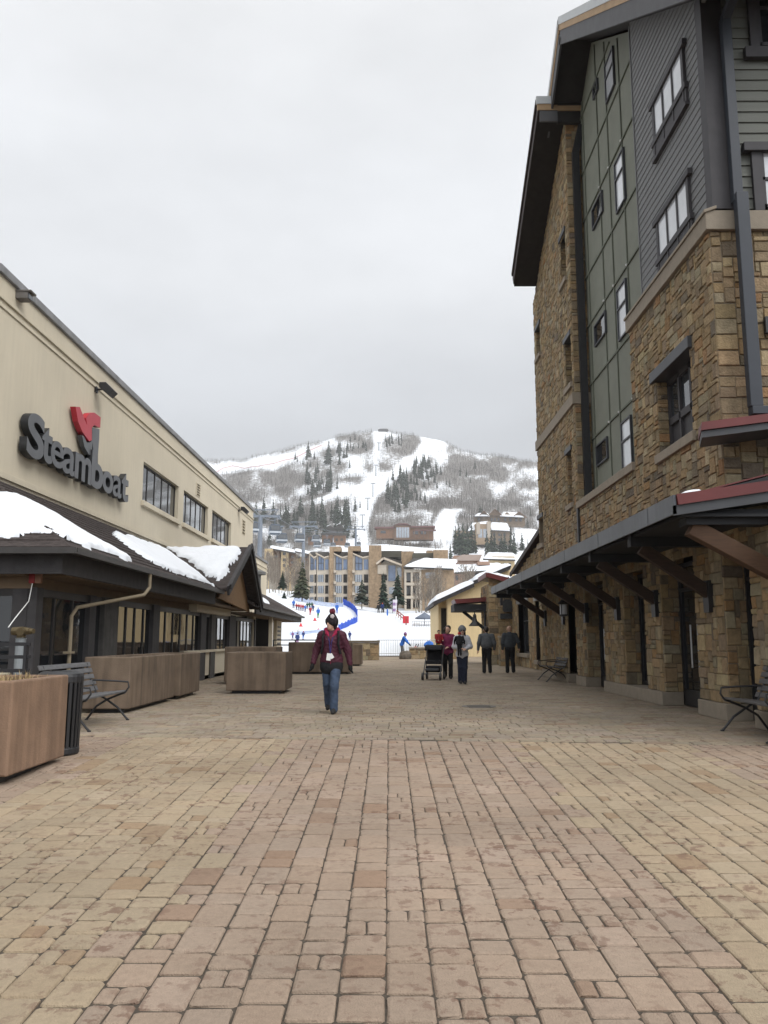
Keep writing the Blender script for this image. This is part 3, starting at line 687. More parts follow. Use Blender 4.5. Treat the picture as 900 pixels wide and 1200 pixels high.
# south face windows, half out of the frame
for x0, z0, z1 in ((6.45, 11.48, 12.9), (6.32, 8.46, 9.46)):
    f = MB(); t = .16
    f.box(x0-t-.12, x0+2.2, 12.96, 13.06, z0-t-.1, z0-.06) if z0 > 9 else None
    f.box(x0-t, x0, 13.0, 13.07, z0-.06, z1); f.box(x0-t-.14, x0+2.2, 12.94, 13.07, z1, z1+.15); f.box(x0+1.6, x0+1.76, 13.0, 13.07, z0, z1)
    f.box(x0, x0+.05, 13.02, 13.07, z0, z1); f.box(x0, x0+1.6, 13.02, 13.07, (z0+z1)/2-.0, (z0+z1)/2+.05); f.box(x0, x0+1.6, 13.02, 13.07, z0, z0+.06)
    o = f.build('window', M_TRIM, sb); p = MB(); p.box(x0, x0+1.6, 13.05, 13.065, z0, z1); p.build('pane', M_GLASS if z0 > 9 else M_PALEGL, o)
m = MB(); m.box(6.18, 6.5, 12.98, 13.06, 6.24, 6.52); m.build('wall_grille', M_BLACK, sb)
# downpipes
m = MB()
for a, b in ((12.5, 11.7),): m.beam((5.95, 11.9, 12.55), (5.83, 12.93, 11.9), .14, .14)
m.beam((5.83, 12.93, 11.92), (5.83, 12.93, 8.5), .16, .14, (0,1,0)); m.beam((5.86, 12.86, 8.62), (5.86, 12.86, 4.95), .2, .15, (0,1,0)); m.box(5.78, 6.15, 12.78, 12.96, 4.82, 4.95)
m.build('downpipe', mat('slate_pipe', (.038,.044,.055), .45, .1, 2), sb, bevel=.008)
m = MB(); m.beam((5.66, 23.2, 15.9), (5.66, 23.2, 5.1), .2, .14, (0,1,0)); m.beam((5.66, 23.2, 5.15), (5.42, 23.18, 4.85), .2, .14, (0,1,0)); m.beam((5.42, 23.18, 4.95), (5.42, 23.18, 3.0), .2, .14, (0,1,0))
m.beam((5.85, 23.1, 16.7), (5.66, 23.2, 15.85), .2, .14, (0,1,0)); m.build('downpipe', M_BLACK, sb)
# ---- roofs
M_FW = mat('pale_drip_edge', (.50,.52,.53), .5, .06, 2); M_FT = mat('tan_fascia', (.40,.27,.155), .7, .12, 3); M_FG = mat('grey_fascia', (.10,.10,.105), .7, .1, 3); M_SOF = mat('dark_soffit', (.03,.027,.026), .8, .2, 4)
XO = 4.95; RY, RZ = 21.6, 19.12
def rake(mb, x, ya, za, yb, zb, w, h, dz, mi):
    mb.beam((x, ya, za-dz-h/2), (x, yb, zb-dz-h/2), w, h, (0,0,1), mi)
m = MB()
ya, za = 11.9, RZ-(RY-11.9)*.70; yb, zb = 29.8, RZ-(29.8-RY)*.70
yb, zb = 23.9, RZ-(23.9-RY)*.70
m.add([(XO,ya,za),(XO,RY,RZ),(16,RY,RZ),(16,ya,za),(XO,ya,za-.12),(XO,RY,RZ-.12),(16,RY,RZ-.12),(16,ya,za-.12)], [(0,1,2,3),(7,6,5,4),(0,4,5,1),(1,5,6,2),(2,6,7,3),(3,7,4,0)])
zb2 = RZ-(30.2-RY)*.70
m.add([(XO,RY,RZ),(XO,yb,zb),(5.7,yb,zb),(5.7,30.2,zb2),(16,30.2,zb2),(16,RY,RZ)], [(0,1,2,3,4,5)])
m.add([(XO,RY,RZ-.12),(XO,yb,zb-.12),(5.7,yb,zb-.12),(5.7,30.2,zb2-.12),(16,30.2,zb2-.12),(16,RY,RZ-.12)], [(5,4,3,2,1,0)])
m.build('roof', mat('brown_metal_roof', (.06,.035,.033), .5, .15, 2), sb)
for nm, w_, h_, dz, mt in (('drip_edge', .10, .20, .0, M_FW), ('tan_fascia_board', .08, .19, .20, M_FT), ('grey_fascia_board', .06, .42, .39, M_FG)):
    m = MB(); rake(m, XO+.06-w_/2, ya, za, RY+.02, RZ, w_, h_, dz, 0); rake(m, XO+.06-w_/2, RY, RZ, yb, zb, w_, h_, dz, 0); m.build(nm, mt, sb)
m = MB(); q = .72
for (y0, z0, y1, z1) in ((ya, za-q, RY, RZ-q), (RY, RZ-q, yb, zb-q)):
    m.add([(XO+.03,y0,z0),(XO+.03,y1,z1),(6.0,y1,z1),(6.0,y0,z0),(XO+.03,y0,z0+.05),(XO+.03,y1,z1+.05),(6.0,y1,z1+.05),(6.0,y0,z0+.05)], [(0,1,2,3),(7,6,5,4),(0,4,5,1),(2,6,7,3),(1,5,6,2),(3,7,4,0)])
m.box(XO+.3, 12, 12.5, 13.1, 12.52, 12.56)
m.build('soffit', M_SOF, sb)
# tower shed roof, falling away to the north
TX = 4.5; TY, TZ = 23.15, 17.62; TYF = 28.7; TZF = TZ-(TYF-TY)*.555
m = MB()
vs = [(TX,TY,TZ),(TX,TYF,TZF),(5.95,TYF,TZF),(5.95,TY,TZ)]; slab(m, vs, .12); m.build('roof', MATS['brown_metal_roof'], sb)
m = MB(); m.box(TX, 5.14, TY-.1, TY-.02, TZ-.22, TZ+.03); m.build('drip_edge', M_FW, sb)
m = MB(); m.box(5.142, 5.98, TY-.14, TY-.02, TZ-.22, TZ+.06); m.build('gutter', M_BLACK, sb)
m = MB(); m.box(TX+.03, 5.14, TY-.08, TY-.01, TZ-.42, TZ-.222); m.box(5.142, 5.88, TY-.06, TY-.01, TZ-.42, TZ-.222); m.build('tan_fascia_board', M_FT, sb)
m = MB(); m.box(TX+.1, 5.14, TY-.06, TY+.0, TZ-.78, TZ-.422); m.build('grey_fascia_board', M_FG, sb)
m = MB()
for x, h_, dz in ((TX+.02, .14, 0), (TX+.07, .34, .14)): rake(m, x, TY, TZ, TYF, TZF, .05, h_, dz, 0)
m.build('barge_board', mat('brown_barge', (.045,.034,.032), .7), sb)
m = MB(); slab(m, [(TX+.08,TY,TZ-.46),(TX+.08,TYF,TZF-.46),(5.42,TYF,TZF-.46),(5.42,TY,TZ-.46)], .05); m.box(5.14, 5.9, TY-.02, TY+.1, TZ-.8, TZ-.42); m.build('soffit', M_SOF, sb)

# ---- canopy along the ground floor
CX, CZ = 4.0, 3.22
M_CAN = mat('canopy_dark', (.02,.021,.024), .7, .2, 3)
can = MB(); slab(can, [(CX,11.45,CZ),(CX,32.3,CZ),(XS+.02,32.3,3.56),(XS+.02,11.45,3.56)], .1)
can.prism([(CX+.02,11.45,CZ-.1),(9,11.45,CZ+.6),(9,11.45,CZ+.68),(CX+.02,11.45,CZ-.02)], (0,2.2,0))
canopy = can.build('canopy', M_CAN, sb)
m = MB(); m.box(CX-.035, CX, 11.40, 32.3, CZ-.22, CZ+.05); m.box(CX-.035, XS+.9, 32.3, 32.34, CZ-.22, CZ+.05)
yy = 12.6
while yy < 32: m.box(CX-.042, CX-.035, yy-.03, yy+.03, CZ-.21, CZ+.04); yy += 3.05
m.build('fascia', M_FLASH, canopy)
m = MB(); m.prism([(CX-.035,11.40,CZ-.24),(9,11.40,CZ+.5),(9,11.40,CZ+.64),(CX-.035,11.40,CZ-.10)], (0,.05,0)); m.build('fascia', M_DGREY, canopy)
m = MB(); m.prism([(CX+.02,11.36,CZ-.095),(9,11.36,CZ+.65),(9,11.36,CZ+.80),(CX-.0,11.36,CZ+.055)], (0,.09,0)); m.build('red_edge', M_REDMET, canopy)
m = MB(); slab(m, [(CX+.03,11.47,CZ+.03),(CX+.03,32.2,CZ+.03),(XS,32.2,3.6),(XS,11.47,3.6)], .02); m.build('roof_sheet', M_REDMET, canopy)
by = [13.95, 16.75, 19.55, 22.7, 25.6, 28.6, 31.4]
for y in by:
    m = MB(); m.box(CX+.06, XS+.1, y-.09, y+.09, 2.82, 3.06); m.build('beam', M_CAN, canopy)
for y in by[:6]:
    m = MB(); m.beam((4.25, y, 2.80), (XS+.0, y, 2.02), .16, .2, (0,0,1), c=None); m.build('brace', M_TIMBER, canopy, bevel=.012)
    m = MB(); m.box(XS-.10, XS-.0, y-.12, y+.12, 1.72, 2.25); m.build('brace_shoe', M_BLACK, canopy)
m = MB(); m.beam((4.30, 11.75, 2.86), (6.3, 11.75, 1.75), .2, .24, (0,0,1)); m.build('brace', mat('lit_timber', (.085,.046,.026), .7, .2, 5, stretch=(1,1,8)), canopy, bevel=.012)  # paler copy of the brace timber, light painted into its colour
m = MB(); m.box(4.2, 9, 11.6, 11.9, 2.88, 3.1); m.build('beam', M_CAN, canopy)
m = MB(); m.box(4.1, XS+.1, 11.5, 32.2, 2.98, 3.02); m.build('ceiling', M_CAN, canopy)
# upper entrance awning beyond the corner
m = MB(); m.add([(4.68,12.1,4.26),(9,12.1,4.82),(9,13.09,4.86),(5.02,13.09,4.34),(4.68,12.1,4.36),(9,12.1,4.92),(9,13.09,4.96),(5.02,13.09,4.44)], [(0,3,2,1),(4,5,6,7),(0,1,5,4),(1,2,6,5),(2,3,7,6),(3,0,4,7)]); aw = m.build('awning', M_DGREY, sb)
m = MB(); m.add([(4.66,12.06,4.365),(9,12.06,4.925),(9,13.09,4.965),(5.0,13.09,4.445),(4.68,12.06,4.49),(9,12.06,5.05),(9,13.09,5.2),(5.02,13.09,4.66)], [(0,3,2,1),(4,5,6,7),(0,1,5,4),(1,2,6,5),(2,3,7,6),(3,0,4,7)]); m.build('red_edge', M_REDMET, aw)
snow_patch('canopy_snow', (CX, 11.5, CZ+.04), UY, Vector((1,0,.27)).normalized(), [(.1,.12),(2.0,.1),(1.5,.4),(.8,.55),(.2,.6)], .05, 'thin white snow strip on the near corner of the dark canopy', step=.06, rough=.1)
# ---- shopfronts in the recesses
for k, (a, b, c, d) in enumerate(rec):
    f = MB(); x = XS+.40; z0 = c+.02; t = .08
    f.box(x-.05, x+.05, a, b, d-t, d); f.box(x-.05, x+.05, a, b, z0, z0+(.3 if c == 0 else .08))
    for q in ((0, .5, 1) if b-a > 1.3 else (0, 1)):
        y = a+(b-a-t)*q; f.box(x-.05, x+.05, y, y+t, z0, d)
    f.box(x-.05, x+.05, a, b, 2.2, 2.27)
    o = f.build('door' if c == 0 else 'window', M_BLACK, sb)
    p = MB(); p.box(x-.005, x+.005, a+.02, b-.02, z0+.02, d-.02); p.build('pane', M_GLASS, o)
    if c == 0 and b-a > 1.3:
        h = MB()
        for s_ in (-.14, .22): h.tube([(x-.12, (a+b)/2+s_-.04, .75), (x-.12, (a+b)/2+s_-.04, 1.55)], .018, 8)
        h.build('handle', mat('steel', (.45,.45,.45), .3, metal=.9), o)
# hanging canopy lantern
t = thing('hanging_lantern', 'black lantern hanging under the long canopy near the second bench', 'lantern', (5.0, 23.9, 2.1))
m = MB(); m.tube([(0,0,.85),(0,0,.3)], .012, 6); m.build('rod', M_BLACK, t, local=True)
m = MB(); m.lathe([(.02,.34),(.06,.3),(.16,.2),(.15,.17)], n=12); m.lathe([(.13,-.12),(.14,-.15),(.05,-.18)], n=12)
for a in range(4): m.tube([(.12*math.cos(a*1.57+.8), .12*math.sin(a*1.57+.8), .19), (.12*math.cos(a*1.57+.8), .12*math.sin(a*1.57+.8), -.13)], .012, 5)
m.build('lantern_frame', M_BLACK, t, local=True)
m = MB(); m.lathe([(.10,-.12),(.11,.16)], n=12); m.build('lamp_glass', mat('frosted', (.5,.52,.55), .4), t, local=True)

# ------------------------------------------------------------------ lower stone wing
lw = thing('stone_wing', 'low stone wing with sloping roof and tall window past the tower', 'building', (9, 36, 0))
XL = 6.3
wh = [(37.7, 40.7, .62, 2.95), (34.9, 35.9, .4, 2.9)]
def ltop(y): return 6.17-.139*(y-29.4)
m = MB(); stone_wall(m, (XL, 29.4, 0), UY, UZ, NW, 13.2, 6.0, lambda u, v: v < ltop(29.4+u)-.15 and not inh(29.4+u, v, wh), cell=.12)
m.build('stone_facing', [M_STONE, M_MORTAR], lw)
m = MB(); m.prism([(XL+.3,29.5,0),(XL+.3,42.5,0),(XL+.3,42.5,ltop(42.5)-.2),(XL+.3,29.5,ltop(29.5)-.2)], (8,0,0)); m.build('core', MATS['dark_core'], lw)
m = MB(); slab(m, [(XL-.22,29.42,ltop(29.42)+.12),(XL-.22,41.6,ltop(41.6)+.12),(15,41.6,ltop(41.6)+.12),(15,29.42,ltop(29.42)+.12)], .1); m.build('roof', MATS['brown_metal_roof'], lw)
m = MB(); rake(m, XL-.21, 29.42, ltop(29.42)+.1, 41.6, ltop(41.6)+.1, .06, .2, 0, 0); m.build('barge_board', MATS['brown_barge'], lw)
m = MB(); m.box(XL-.9, XL+.1, 40.4, 40.55, 3.35, 3.5); m.box(XL-.9, XL-.78, 40.4, 40.55, 2.9, 3.5); m.build('rafter_bracket', M_BLACK, lw)
for (a, b, c, d) in wh:
    f = MB(); x = XL+.28
    f.box(x-.04, x+.04, a, b, c, c+.08); f.box(x-.04, x+.04, a, b, d-.08, d)
    for y in (a, (a+b)/2-.04, b-.08): f.box(x-.04, x+.04, y, y+.08, c, d)
    f.box(x-.04, x+.04, a, b, 2.1, 2.16)
    o = f.build('window', M_BLACK, lw); p = MB(); p.box(x, x+.01, a, b, c, d); p.build('pane', M_GLASSB, o)
    p = MB(); p.box(XL-.07, XL+.28, a-.1, b+.1, d+.002, d+.26); p.build('lintel', mat('pale_steel', (.22,.225,.23), .6), o)
    p = MB(); p.box(XL-.12, XL+.28, a-.1, b+.1, c-.16, c-.002); p.build('sill', M_SILL, o)

# ------------------------------------------------------------------ stone shop with signs, awning and red-edged roof
sh = thing('stone_shop', 'small stone shop with red edged roof, dark awning and hanging signs', 'building', (7, 50, 0))
m = MB(); stone_wall(m, (5.1, 42.6, 0), UX, UZ, NS, 2.0, 4.6, lambda u, v: v < 4.45-.27*u, cell=.12); stone_wall(m, (5.1, 42.6, 0), UY, UZ, NW, 3.4, 4.1, cell=.14); m.build('stone_facing', [M_STONE, M_MORTAR], sh)
m = MB(); m.box(5.2, 14, 42.7, 45.9, 0, 3.9); m.build('core', MATS['dark_core'], sh)
m = MB(); slab(m, [(5.0,42.4,4.62),(5.0,46.1,4.62),(9,46.1,3.6),(9,42.4,3.6)], .1); m.build('roof', MATS['brown_metal_roof'], sh)
m = MB(); m.beam((5.0,42.37,4.54),(9,42.37,3.52), .06, .24); m.box(4.95,5.01,42.4,46.1,4.42,4.66); m.build('red_edge', M_REDMET, sh)
m = MB(); m.prism([(3.4,43.6,2.72),(3.4,45.9,2.72),(3.4,45.9,3.1),(3.4,43.6,3.1)], (1.75,0,.0)); aw = m.build('awning', M_CAN, sh)
m = MB(); m.prism([(3.5,43.5,3.12),(3.5,46.0,3.12),(3.42,46.0,3.34),(3.42,43.5,3.34)], (1.7,0,.12)); m.build('red_edge', M_REDMET, aw)
m = MB(); m.beam((3.9,43.9,2.72),(5.08,43.9,1.75), .14, .16); m.box(5.0,5.1,43.8,44.0,1.3,2.7); m.build('brace', M_CAN, aw)
snow_patch('roof_snow', (4.95, 42.4, 4.3), UX, Vector((0,1,0)), [(.1,.1),(1.9,.2),(2.0,3),(.1,3)], .12, 'white snow on the red edged roof of the stone shop', step=.15) if False else None
snow_patch('roof_snow', (5.0, 42.4, 4.63), Vector((1,0,-.255)).normalized(), UY, [(.15,.1),(2.6,.1),(2.6,3.4),(.15,3.4)], .2, 'white snow lying on the red edged shop roof', step=.15)
def bell_lamp(x, y, z, label):
    t = thing('bell_lamp', label, 'wall lamp', (x, y, z))
    m = MB(); m.lathe([(.05,.62),(.09,.55),(.10,.38),(.16,.2),(.30,.05),(.31,0),(.28,.0),(.02,.1)], n=18); m.build('lamp_shade', M_BLACK, t, local=True, smooth=False)
    m = MB(); m.tube([(0,0,.6),(0,0,.8),(.2,0,.86),(.95,0,.62)], .03, 8); m.build('arm', M_BLACK, t, local=True)
bell_lamp(4.45, 43.4, 1.95, 'black bell shaped lamp hanging below the red edged shop awning')
t = thing('hanging_sign', 'dark shield shaped sign hung over a plaque on the stone shop front', 'sign', (6.02, 42.35, 2.6))
m = MB(); m.prism([(-.2,0,.05),(.2,0,.05),(.24,0,.15),(.22,0,.6),(.1,0,.68),(-.1,0,.68),(-.22,0,.6),(-.24,0,.15)], (0,.06,0)); m.build('board', mat('sign_board', (.03,.032,.034), .6, .5, 9), t, local=True)
m = MB(); m.box(-.5,.32,-.02,.05,.82,.98); m.tube([(-.15,.03,.84),(-.15,.03,.66)], .015, 6); m.tube([(.15,.03,.84),(.15,.03,.66)], .015, 6); m.build('bracket', mat('blue_steel', (.02,.026,.035), .5), t, local=True)
t = MB(); t.box(5.66, 6.32, 42.45, 42.54, 2.3, 2.57); tag(t.build('wall_plaque', MATS['sign_board'], bevel=.01), 'dark rectangular plaque under the hanging sign on the stone shop', 'plaque')
m = MB(); stone_wall(m, (5.35, 40.4, 0), UX, UZ, NS, .5, 1.35, cell=.11); stone_wall(m, (5.35, 40.4, 0), UY, UZ, NW, .5, 1.35, cell=.11); m.box(5.36, 5.85, 40.41, 40.9, 0, 1.35, 1)
o = m.build('stone_pier', [M_STONE, M_MORTAR]); tag(o, 'short square stone pier beside the bald man near the shop corner', 'pier')
m = MB(); m.box(5.3, 5.9, 40.35, 40.95, 1.352, 1.44); m.build('cap', M_SILL, o)

# ------------------------------------------------------------------ warm cream building with snowy roof
cb = thing('yellow_building', 'pale yellow rendered building with a thick snow edged roof behind the awning', 'building', (8, 66, 0))
m = MB(); m.prism([(4.35,62,0),(9,62,0),(9,62,6.6),(7.05,62,5.55),(7.05,62,5.9),(4.35,62,4.55)], (0,14,0)); m.box(3.75,4.4,63.4,76,0,4.2); m.build('wall', M_STUCCO2, cb)
m = MB(); m.box(3.7,4.3,62.3,62.36,1.55,1.62); m.box(3.72,4.34,62.1,63.4,0,1.6); m.build('porch_wall', M_STUCCO2, cb)
m = MB(); m.box(3.95,4.36,63.3,63.38,1.6,3.6); m.build('door', MATS['dark_core'], cb)
m = MB(); m.prism([(3.3,61.3,3.75),(6.3,61.3,5.1),(6.3,61.3,5.42),(3.3,61.3,4.05)], (0,15,0)); m.prism([(6.3,61.3,5.3),(9,61.3,6.4),(9,61.3,6.7),(6.3,61.3,5.6)], (0,15,0)); m.build('roof', M_DARKWOOD, cb)
snow_patch('roof_snow', (3.3, 61.3, 4.05), Vector((1,0,.455)).normalized(), UY, [(.02,.02),(3.25,.02),(3.25,9),(.02,9)], .36, 'thick white snow slab on the eave of the yellow building', step=.2, rough=.04)
snow_patch('roof_snow', (6.3, 61.3, 5.6), Vector((1,0,.41)).normalized(), UY, [(.02,.02),(2.9,.02),(2.9,9),(.02,9)], .34, 'upper white snow slab on the yellow building roof step', step=.2, rough=.04)
# ------------------------------------------------------------------ beyond the plaza: snow slope, valley side and mountain
_th = R(8.733); _yw = R(0.35)
_F = Vector((-math.sin(_yw)*math.cos(_th), math.cos(_yw)*math.cos(_th), math.sin(_th))); _Rt = Vector((math.cos(_yw), math.sin(_yw), 0)); _Up = _Rt.cross(_F)
def at(px, py, Y):
    """World point at distance Y that the survey of the photograph (900 x 1200) puts at px, py."""
    r = _F*970+_Rt*(px-450)+_Up*(600-py); return Vector((0,0,CAM_H))+r*(Y/r.y)
def slope_z(y):
    if y < 64: return 0.
    if y < 205: return (y-64)*.0617
    if y < 460: return 8.7+(y-205)*.0765
    return 28.2
RIDGE = [(-700,640),(-300,602),(0,566),(150,549),(240,541),(262,541),(284,540),(307,534.5),(329,531),(356,524),(378,520),(396,513),(418,509),(440,505),(453,504.5),(462,508),(484,510.5),(507,517),(524,521),(540,527),(564,531),(596,538),(629,544.5),(700,556),(800,578),(1000,610),(1500,650)]
_rx = [p[0] for p in RIDGE]; _ry = [p[1] for p in RIDGE]
PB = 692.; Y0, Y1 = 460., 1560.
def slope_zx(x, y):
    k = min(max((y-90)/100, 0), 1)*min(max((420-y)/200, 0), 1); return slope_z(y)+max(0., -x-3)*.125*k*k*(3-2*k)
def hill_pt(px, py):
    rd = float(np.interp(px, _rx, _ry)); t = min(max((PB-py)/(PB-rd), 0), 1.06)
    Y = Y0+(Y1-Y0)*(t**.92); p = at(px, py, Y); p.z += relief(p.x, p.y)*min(1, t*4); return p
def relief(x, y):
    return float((vnoise(np.array([x]), np.array([y]), .012, 2)[0]-.5)*14+(vnoise(np.array([x]), np.array([y]), .04, 4)[0]-.5)*4)
RUNS = [[(236,544),(284,541.5),(330,533),(378,521.5),(392,521),(380,528),(350,541),(320,551),(290,553),(262,557),(236,562)],
        [(526,521),(490,512),(494,519),(482,533),(462,547),(444,560),(415,571),(390,581),(370,590),(380,593),(404,585),(418,581),(421,600),(416,625),(412,642),(440,642),(430,620),(436,602),(441,588),(448,576),(466,562),(484,549),(502,535),(522,525)],
        [(438,507),(452,506),(450,516),(444,535),(443,558),(436,560),(438,535)], [(500,632),(520,600),(545,596),(536,612),(530,640)], [(596,640),(604,620),(632,625),(632,650)],
        [(340,650),(420,636),(560,640),(640,655),(640,700),(300,700)]]
def run_amt(PX, PY):
    d = np.full(PX.shape, 1e9)
    for q in RUNS: d = np.minimum(d, sdpoly(PX, PY, q))
    return np.clip(.5+d/5.0, 0, 1)                 # 0 on the groomed snow, 1 in the brush
# brushier and barer zones: (x, y, rx, ry, weight)
ZONES = [(400,548,25,12,.35),(365,600,30,8,.25),(300,555,30,8,.3),(335,565,45,10,.5),(330,585,50,12,.2),(300,575,40,15,.25),(475,525,20,10,.7),(420,522,22,9,.5),(540,560,55,14,.55),(600,560,45,16,.35),(510,595,45,14,.7),(560,545,45,8,.55),(585,590,30,14,.4),
         (455,585,20,25,.5),(350,615,45,14,.4),(490,615,60,8,.3),(600,610,30,20,.3),(545,610,14,14,.4),(480,640,40,8,.4),(330,650,30,20,.45),(260,565,20,8,-.3),(530,575,22,6,-.35),(575,572,25,6,-.3),(500,577,10,8,-.3),(420,540,22,10,-.25)]
def brush_amt(PX, PY):
    b = np.full(PX.shape, .44)
    for x, y, rx, ry, w_ in ZONES: b = b+w_*np.exp(-((PX-x)/rx)**2-((PY-y)/ry)**2)
    b = b+(vnoise(PX, PY*2.2, .06, 8)-.5)*1.25+(vnoise(PX, PY*2, .2, 6)-.5)*.5
    return np.clip(b, 0.02, 1)*run_amt(PX, PY)
m = MB()
pxs = np.concatenate([np.arange(-700, 200, 20), np.arange(200, 680, 2.5), np.arange(680, 1501, 20)])
nt_ = 96; ts = np.linspace(0, 1, nt_)
PXg, Tg = np.meshgrid(pxs, ts); RDg = np.interp(PXg, _rx, _ry); PYg = PB+(RDg-PB)*Tg
Yg = Y0+(Y1-Y0)*Tg**.92
fx, fy_, fz = [np.array([c]) for c in _F]
rX = _F.x*970+_Rt.x*(PXg-450)+_Up.x*(600-PYg); rY = _F.y*970+_Rt.y*(PXg-450)+_Up.y*(600-PYg); rZ = _F.z*970+_Rt.z*(PXg-450)+_Up.z*(600-PYg)
Xg = rX*Yg/rY; Zg = CAM_H+rZ*Yg/rY
Zg = Zg+((vnoise(Xg, Yg, .012, 2)-.5)*14+(vnoise(Xg, Yg, .04, 4)-.5)*4)*np.minimum(1, Tg*4)
BR = brush_amt(PXg, PYg)
rows = [(Xg[j], Yg[j], Zg[j], BR[j]) for j in range(nt_)]
rows.append((Xg[-1]*1.15, Yg[-1]+260, Zg[-1]-90, BR[-1])); rows.append((Xg[-1]*1.6, Yg[-1]+1100, Zg[-1]*0-40, BR[-1]))
pre = []
for y in (400, 330, 270, 235, 205, 190, 175, 160, 145, 130, 115, 100, 90, 64.6):
    k = y/Y0; pre.append((Xg[0]*k, Xg[0]*0+y, np.array([slope_zx(max(v_,-45), y) for v_ in Xg[0]*k])-.05, Xg[0]*0))
rows = pre[::-1]+rows
NX = len(pxs); V = []; B_ = []
for r_ in rows:
    V += list(zip(r_[0].tolist(), r_[1].tolist(), r_[2].tolist())); B_ += r_[3].tolist()
F_ = [(j*NX+i, j*NX+i+1, (j+1)*NX+i+1, (j+1)*NX+i) for j in range(len(rows)-1) for i in range(NX-1)]
m.v = V; m.f = F_; m.m = [0]*len(F_); m.c = [((B_[f[0]]+B_[f[2]])/2,)*3 for f in F_]
def snow_hill_mat():
    mm = bpy.data.materials.new('snow_hill'); mm.use_nodes = True; t = mm.node_tree; N = t.nodes; L = t.links; b = N['Principled BSDF']; b.inputs['Roughness'].default_value = .8
    tc_ = N.new('ShaderNodeTexCoord'); n1 = N.new('ShaderNodeTexNoise'); n1.inputs['Scale'].default_value = .22; n1.inputs['Detail'].default_value = 8; n1.inputs['Roughness'].default_value = .72
    L.new(tc_.outputs['Object'], n1.inputs['Vector'])
    a = N.new('ShaderNodeAttribute'); a.attribute_name = 'Col'
    ad = N.new('ShaderNodeMath'); ad.operation = 'MULTIPLY_ADD'; ad.inputs[1].default_value = .40; L.new(a.outputs['Fac'], ad.inputs[0]); L.new(n1.outputs[0], ad.inputs[2])
    mr_ = N.new('ShaderNodeMapRange'); mr_.inputs['From Min'].default_value = .60; mr_.inputs['From Max'].default_value = .80; L.new(ad.outputs[0], mr_.inputs[0])
    gt = N.new('ShaderNodeMath'); gt.operation = 'MULTIPLY'; gm = N.new('ShaderNodeMapRange'); gm.inputs['From Max'].default_value = .12; L.new(a.outputs['Fac'], gm.inputs[0]); L.new(gm.outputs[0], gt.inputs[0]); L.new(mr_.outputs[0], gt.inputs[1])
    mx_ = N.new('ShaderNodeMix'); mx_.data_type = 'RGBA'; mx_.inputs[6].default_value = (.76,.785,.82,1); mx_.inputs[7].default_value = (.16,.148,.135,1); L.new(gt.outputs[0], mx_.inputs[0]); L.new(mx_.outputs[2], b.inputs['Base Color'])
    return mm
terr = m.build('mountain_terrain', snow_hill_mat(), smooth=True); tag(terr, kind='structure')
m = MB(); sx = np.linspace(-45, 12, 58); sy = np.linspace(63.4, 215, 90); SX, SY = np.meshgrid(sx, sy)
SZ = np.array([[slope_zx(x, y) for x in sx] for y in sy])+.03+(vnoise(SX, SY, .35, 1)-.5)*.22*np.clip((SY-64)/6, 0, 1)
m.v = list(zip(SX.ravel().tolist(), SY.ravel().tolist(), SZ.ravel().tolist())); n_ = len(sx)
m.f = [(j*n_+i, j*n_+i+1, (j+1)*n_+i+1, (j+1)*n_+i) for j in range(len(sy)-1) for i in range(n_-1)]; m.m = [0]*len(m.f); m.c = [(1,1,1)]*len(m.f)
tag(m.build('ski_slope_snow', M_SNOW, smooth=True), kind='structure')

# ---- bare aspen and oak brush over the mountainside: nobody could count it
def bare_scatter(pts, hs, seed, col=(.118,.108,.098), nb=6, thick=.13):
    r_ = np.random.RandomState(seed); V = []; Fs = []; C = []; n = 0
    for (x, y, z), h in zip(pts, hs):
        cc = r_.uniform(.75, 1.25); c = (col[0]*cc, col[1]*cc, col[2]*cc)
        st = [((x, y, z-.3), (x+r_.normal(0,.04)*h, y+r_.normal(0,.04)*h, z+h), thick*h/9)]
        for b in range(nb):
            f = r_.uniform(.2, .85); a = r_.uniform(0, 6.28); L_ = h*r_.uniform(.25, .45)*(1.1-f*.5)
            p0 = (x+(st[0][1][0]-x)*f, y+(st[0][1][1]-y)*f, z+h*f)
            st.append((p0, (p0[0]+math.cos(a)*L_*.55, p0[1]+math.sin(a)*L_*.55, p0[2]+L_*.85), thick*h/9*.75))
        for p0, p1, w_ in st:
            for k in range(3):
                a = k*2.094; V.append((p0[0]+math.cos(a)*w_, p0[1]+math.sin(a)*w_, p0[2]))
            V.append(p1); Fs += [(n,n+1,n+3),(n+1,n+2,n+3),(n+2,n,n+3)]; C += [c]*3; n += 4
    return V, Fs, C
M_BARK = mat('bare_twigs', (0,0,0), .95, .1, 1, attr=True, spec=.1)
cand = nr.uniform(0, 1, (78000, 3)); PXc = 236+cand[:,0]*410; RDc = np.interp(PXc, _rx, _ry); PYc = RDc+.5+(PB-RDc)*cand[:,1]**1.0*.82
dens = brush_amt(PXc, PYc); keep = (cand[:,2] < dens**1.25*.72)
rid = nr.uniform(0, 1, 1300); pxr = 240+rid*390
pts = []; hs = []
for x, y in list(zip(PXc[keep], PYc[keep])):
    p = hill_pt(x, y); pts.append((p.x, p.y, p.z)); hs.append(float(nr.uniform(4, 9.5)))
for x in pxr:
    rd = float(np.interp(x, _rx, _ry))
    if 378 < x < 392 or 436 < x < 452 or 486 < x < 522: continue
    p = hill_pt(x, rd+float(nr.uniform(0, 2.5))); pts.append((p.x, p.y, p.z)); hs.append(float(nr.uniform(4, 9)))
V, Fs, C = bare_scatter(pts, hs, 5)
m = MB(); m.v = V; m.f = Fs; m.m = [0]*len(Fs); m.c = C
tag(m.build('bare_aspen_woods', M_BARK, fix=False), 'grey brown leafless woods and brush covering the snowy mountainside', 'woods', kind='stuff')

